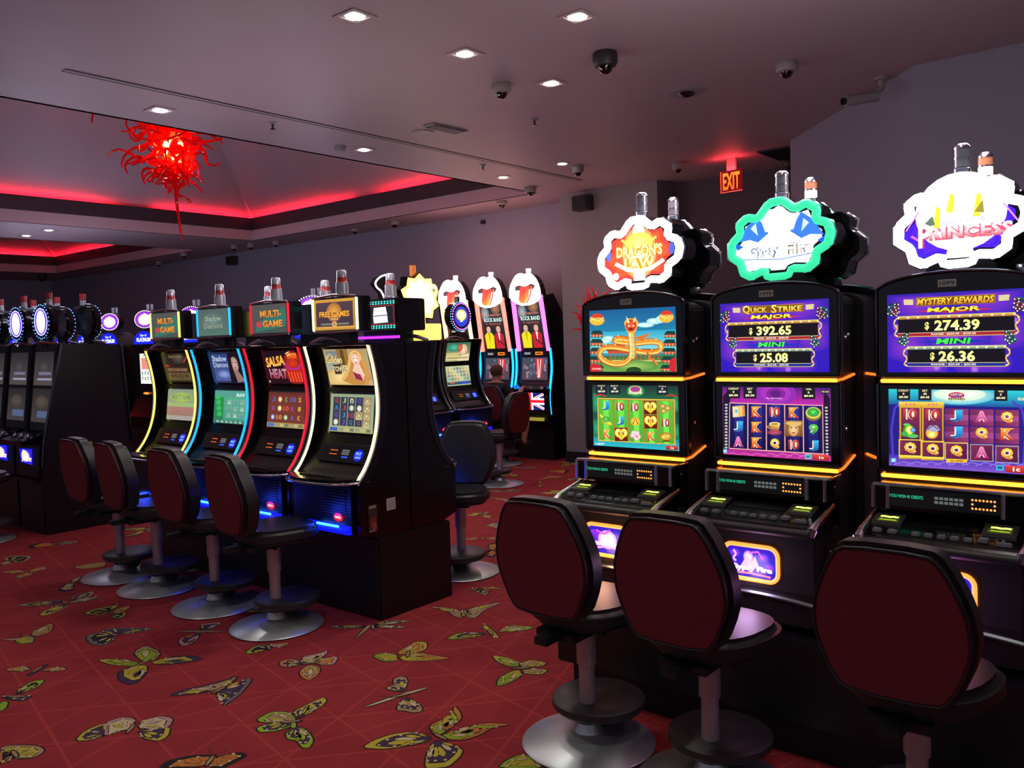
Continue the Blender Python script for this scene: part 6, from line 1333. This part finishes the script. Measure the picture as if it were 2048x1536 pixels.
def chandelier():
    rnd = random.Random(11); c = (5.33, 9.45)
    t = thing('chandelier', 'large red glass chandelier of curling tendrils in the near ceiling coffer', 'chandelier', (c[0], c[1], 4.9))
    MB().tube([(0, 0, .32), (0, 0, -.3)], .02, 8).build('rod', M['darkchrome'], t)
    for z, r in ((-.62, .085), (-.98, .095)):
        MB().sphere((0, 0, z), r*1.25, 16, 10, (1, 1, 1.6)).build('bulb', glow('chandelier_bulb', 'ffb050', 22), t, smooth=True)
    for i in range(96):
        f = i/95; z = -.25-1.0*f; R = (.62, .62)[0]*(1-.72*f**1.6)
        a = i*2.399; d = (math.cos(a), math.sin(a), -.25-1.0*f*rnd.uniform(.3, 1.2)+rnd.uniform(-.2, .5))
        tendril(rnd, (.05*math.cos(a), .05*math.sin(a), z), d, R*rnd.uniform(1.0, 1.75)+.2, .045, 1.25, t)
    tendril(random.Random(4), (0, 0, -1.05), (.05, .0, -1), 1.15, .042, .6, t)
    for k, (L, s) in enumerate(((.45, 8), (.5, 9), (.4, 12))): tendril(random.Random(s), (.05, 0, -1.05), (math.cos(k*2), math.sin(k*2), -1.6), L, .036, .7, t)
    for z in (-.62, -.98):
        ld = bpy.data.lights.new('bulb_lamp', 'POINT'); ld.energy = 75; ld.color = (1, .22, .12); ld.shadow_soft_size = .15
        l = bpy.data.objects.new('bulb_lamp', ld); COL.objects.link(l); l.parent = t; l.location = (0, .0, z)
chandelier()
def glass_plant():
    rnd = random.Random(21)
    t = thing('glass_sculpture', 'spiky red glass sculpture on a plinth behind the dragon machine, before the column', 'sculpture', (8.15, 5.42, 0))
    MB().lathe([(.15, 0), (.15, .05), (.1, .08), (.1, 1.6), (.14, 1.64), (0, 1.64)], n=20).build('plinth', M['black'], t, smooth=True)
    for i in range(60):
        a = i*2.399; el = math.radians(rnd.uniform(0, 85)); d = (math.cos(a)*math.cos(el), math.sin(a)*math.cos(el), math.sin(el))
        tendril(rnd, (0, 0, 1.72), d, rnd.uniform(.28, .52), .028, .8, t)
    MB().sphere((0, 0, 1.8), .06, 12, 8).build('bulb', glow('sculpture_bulb', 'ff3020', 14), t, smooth=True)
    lamp(t, (-.12, -.1, 2.35), 5, (1, .5, .4), .05)  # added lamp over the sculpture so its dim glass shows brighter
glass_plant()

# ------------------------------------------------------------ seated man
def skin_mesh(chains, name, m, parent, extra=None, sub=1):
    """chains: lists of (x, y, z, r); first vertex of a chain may repeat an earlier one to branch"""
    bm = bmesh.new(); key = {}; rad = []; roots = []
    for ch in chains:
        prev = None
        for k, (x, y, z, r) in enumerate(ch):
            kk = (round(x, 4), round(y, 4), round(z, 4))
            if kk not in key:
                key[kk] = bm.verts.new((x, y, z)); rad.append(r)
                if prev is None: roots.append(len(rad)-1)
            v = key[kk]
            if prev is not None: bm.edges.new((prev, v))
            prev = v
    me = bpy.data.meshes.new(name); bm.to_mesh(me); bm.free()
    o = bpy.data.objects.new(name, me); COL.objects.link(o)
    mod = o.modifiers.new('skin', 'SKIN'); mod.use_smooth_shade = True
    for i, r in enumerate(rad):
        v = me.skin_vertices[0].data[i]; v.radius = (r, r); v.use_root = i in roots
    s = o.modifiers.new('sub', 'SUBSURF'); s.levels = s.render_levels = sub
    dg = bpy.context.evaluated_depsgraph_get(); dg.update()
    m2 = bpy.data.meshes.new_from_object(o.evaluated_get(dg)); bpy.data.objects.remove(o)
    if extra:
        bm = bmesh.new(); bm.from_mesh(m2)
        for c, r, sc in extra:
            r0 = bmesh.ops.create_uvsphere(bm, u_segments=12, v_segments=8, radius=r)
            for v in r0['verts']: v.co = Vector((v.co.x*sc[0]+c[0], v.co.y*sc[1]+c[1], v.co.z*sc[2]+c[2]))
            for f in bm.faces: f.smooth = True
        bm.to_mesh(m2); bm.free()
    m2.materials.clear(); m2.materials.append(m)
    o = bpy.data.objects.new(name, m2); COL.objects.link(o); o.parent = parent
    return o
def man():
    t = thing('person', 'man in a black shirt seated playing a machine, his back to us', 'person', (8.13, 6.99, 0), R90+.08)
    SK = mat('skin', 'b07860', .55); BL = mat('black_tshirt', '18181c', .85); SH = mat('dark_shorts', '34302e', .85); HR = mat('short_brown_hair', '4a2c1e', .8); SN = mat('grey_trainers', '3a3a3c', .6)
    W = {1: (.16, .37, .955), -1: (-.15, .3, .7)}
    sp = [(0, 0, .665, .115), (0, -.01, .78, .108), (0, 0, .9, .125), (0, 0, .985, .105), (0, .015, 1.05, .048), (0, .03, 1.095, .058), (0, .045, 1.145, .078), (0, .04, 1.2, .078), (0, .03, 1.24, .05)]
    ch = [sp]
    for s in (1, -1):
        w = W[s]
        ch.append([(0, 0, .985, .105), (s*.135, 0, .985, .058), (s*.195, .03, .9, .047), (s*.22, .09, .8, .04), ((s*.22+w[0])/2, (.09+w[1])/2, (.8+w[2])/2, .036), (w[0], w[1], w[2], .024), (w[0]-s*.01, w[1]+.045, w[2]-.005, .026)])
        ch.append([(0, 0, .665, .115), (s*.085, .06, .65, .088), (s*.13, .25, .65, .075), (s*.16, .42, .63, .058), (s*.165, .4, .45, .053), (s*.16, .36, .26, .035), (s*.16, .38, .235, .034), (s*.165, .46, .215, .03)])
        px, py, pz = w[0]-s*.01, w[1]+.045, w[2]-.005
        for k, (dx, L) in enumerate(((-.022, .05), (-.008, .06), (.008, .056), (.022, .044))):
            ch.append([(px+dx, py+.01, pz+.001*k, .0075), (px+dx*1.2, py+.01+L*.5, pz+.004, .007), (px+dx*1.2, py+.01+L, pz-.012, .006)])
        ch.append([(px-s*.02, py-.01, pz, .009), (px-s*.038, py+.015, pz-.004, .0075), (px-s*.04, py+.035, pz-.01, .0065)])
    hd = [((0, .118, 1.15), .012, (.8, 1.1, 1.5)), ((.03, .108, 1.168), .009, (1.2, .6, .8)), ((-.03, .108, 1.168), .009, (1.2, .6, .8)), ((0, .112, 1.118), .012, (1.6, .5, .5)),
          ((.08, .04, 1.155), .02, (.45, .8, 1.3)), ((-.08, .04, 1.155), .02, (.45, .8, 1.3))]
    skin_mesh(ch, 'body', SK, t, hd, 2)
    sh = [[(0, 0, .66, .13), (0, -.01, .78, .12), (0, 0, .9, .137), (0, 0, .99, .112), (0, .01, 1.03, .06)]]
    for s in (1, -1): sh.append([(0, 0, .99, .112), (s*.135, 0, .99, .067), (s*.19, .025, .905, .06), (s*.208, .06, .85, .056)])
    skin_mesh(sh, 't_shirt', BL, t, None, 2)
    sh = [[(0, .0, .67, .125), (s*.085, .06, .655, .1), (s*.13, .25, .655, .088), (s*.152, .37, .64, .077)] for s in (1, -1)]
    skin_mesh(sh, 'shorts', SH, t, None, 2)
    b = MB(); b.sphere((0, .028, 1.185), .086, 18, 10, (.98, 1.1, 1)); 
    for v in list(b.bm.verts):
        if v.co.z < 1.12 or (v.co.y > .075 and v.co.z < 1.215): v.co = Vector((v.co.x*.7, .03+(v.co.y-.03)*.7, 1.17+(v.co.z-1.17)*.7))
    b.build('hair', HR, t, smooth=True)
    for s in (1, -1):
        skin_mesh([[(s*.16, .345, .245, .036), (s*.16, .4, .232, .04), (s*.165, .5, .222, .03)]], 'shoe', SN, t, None, 2)
man()
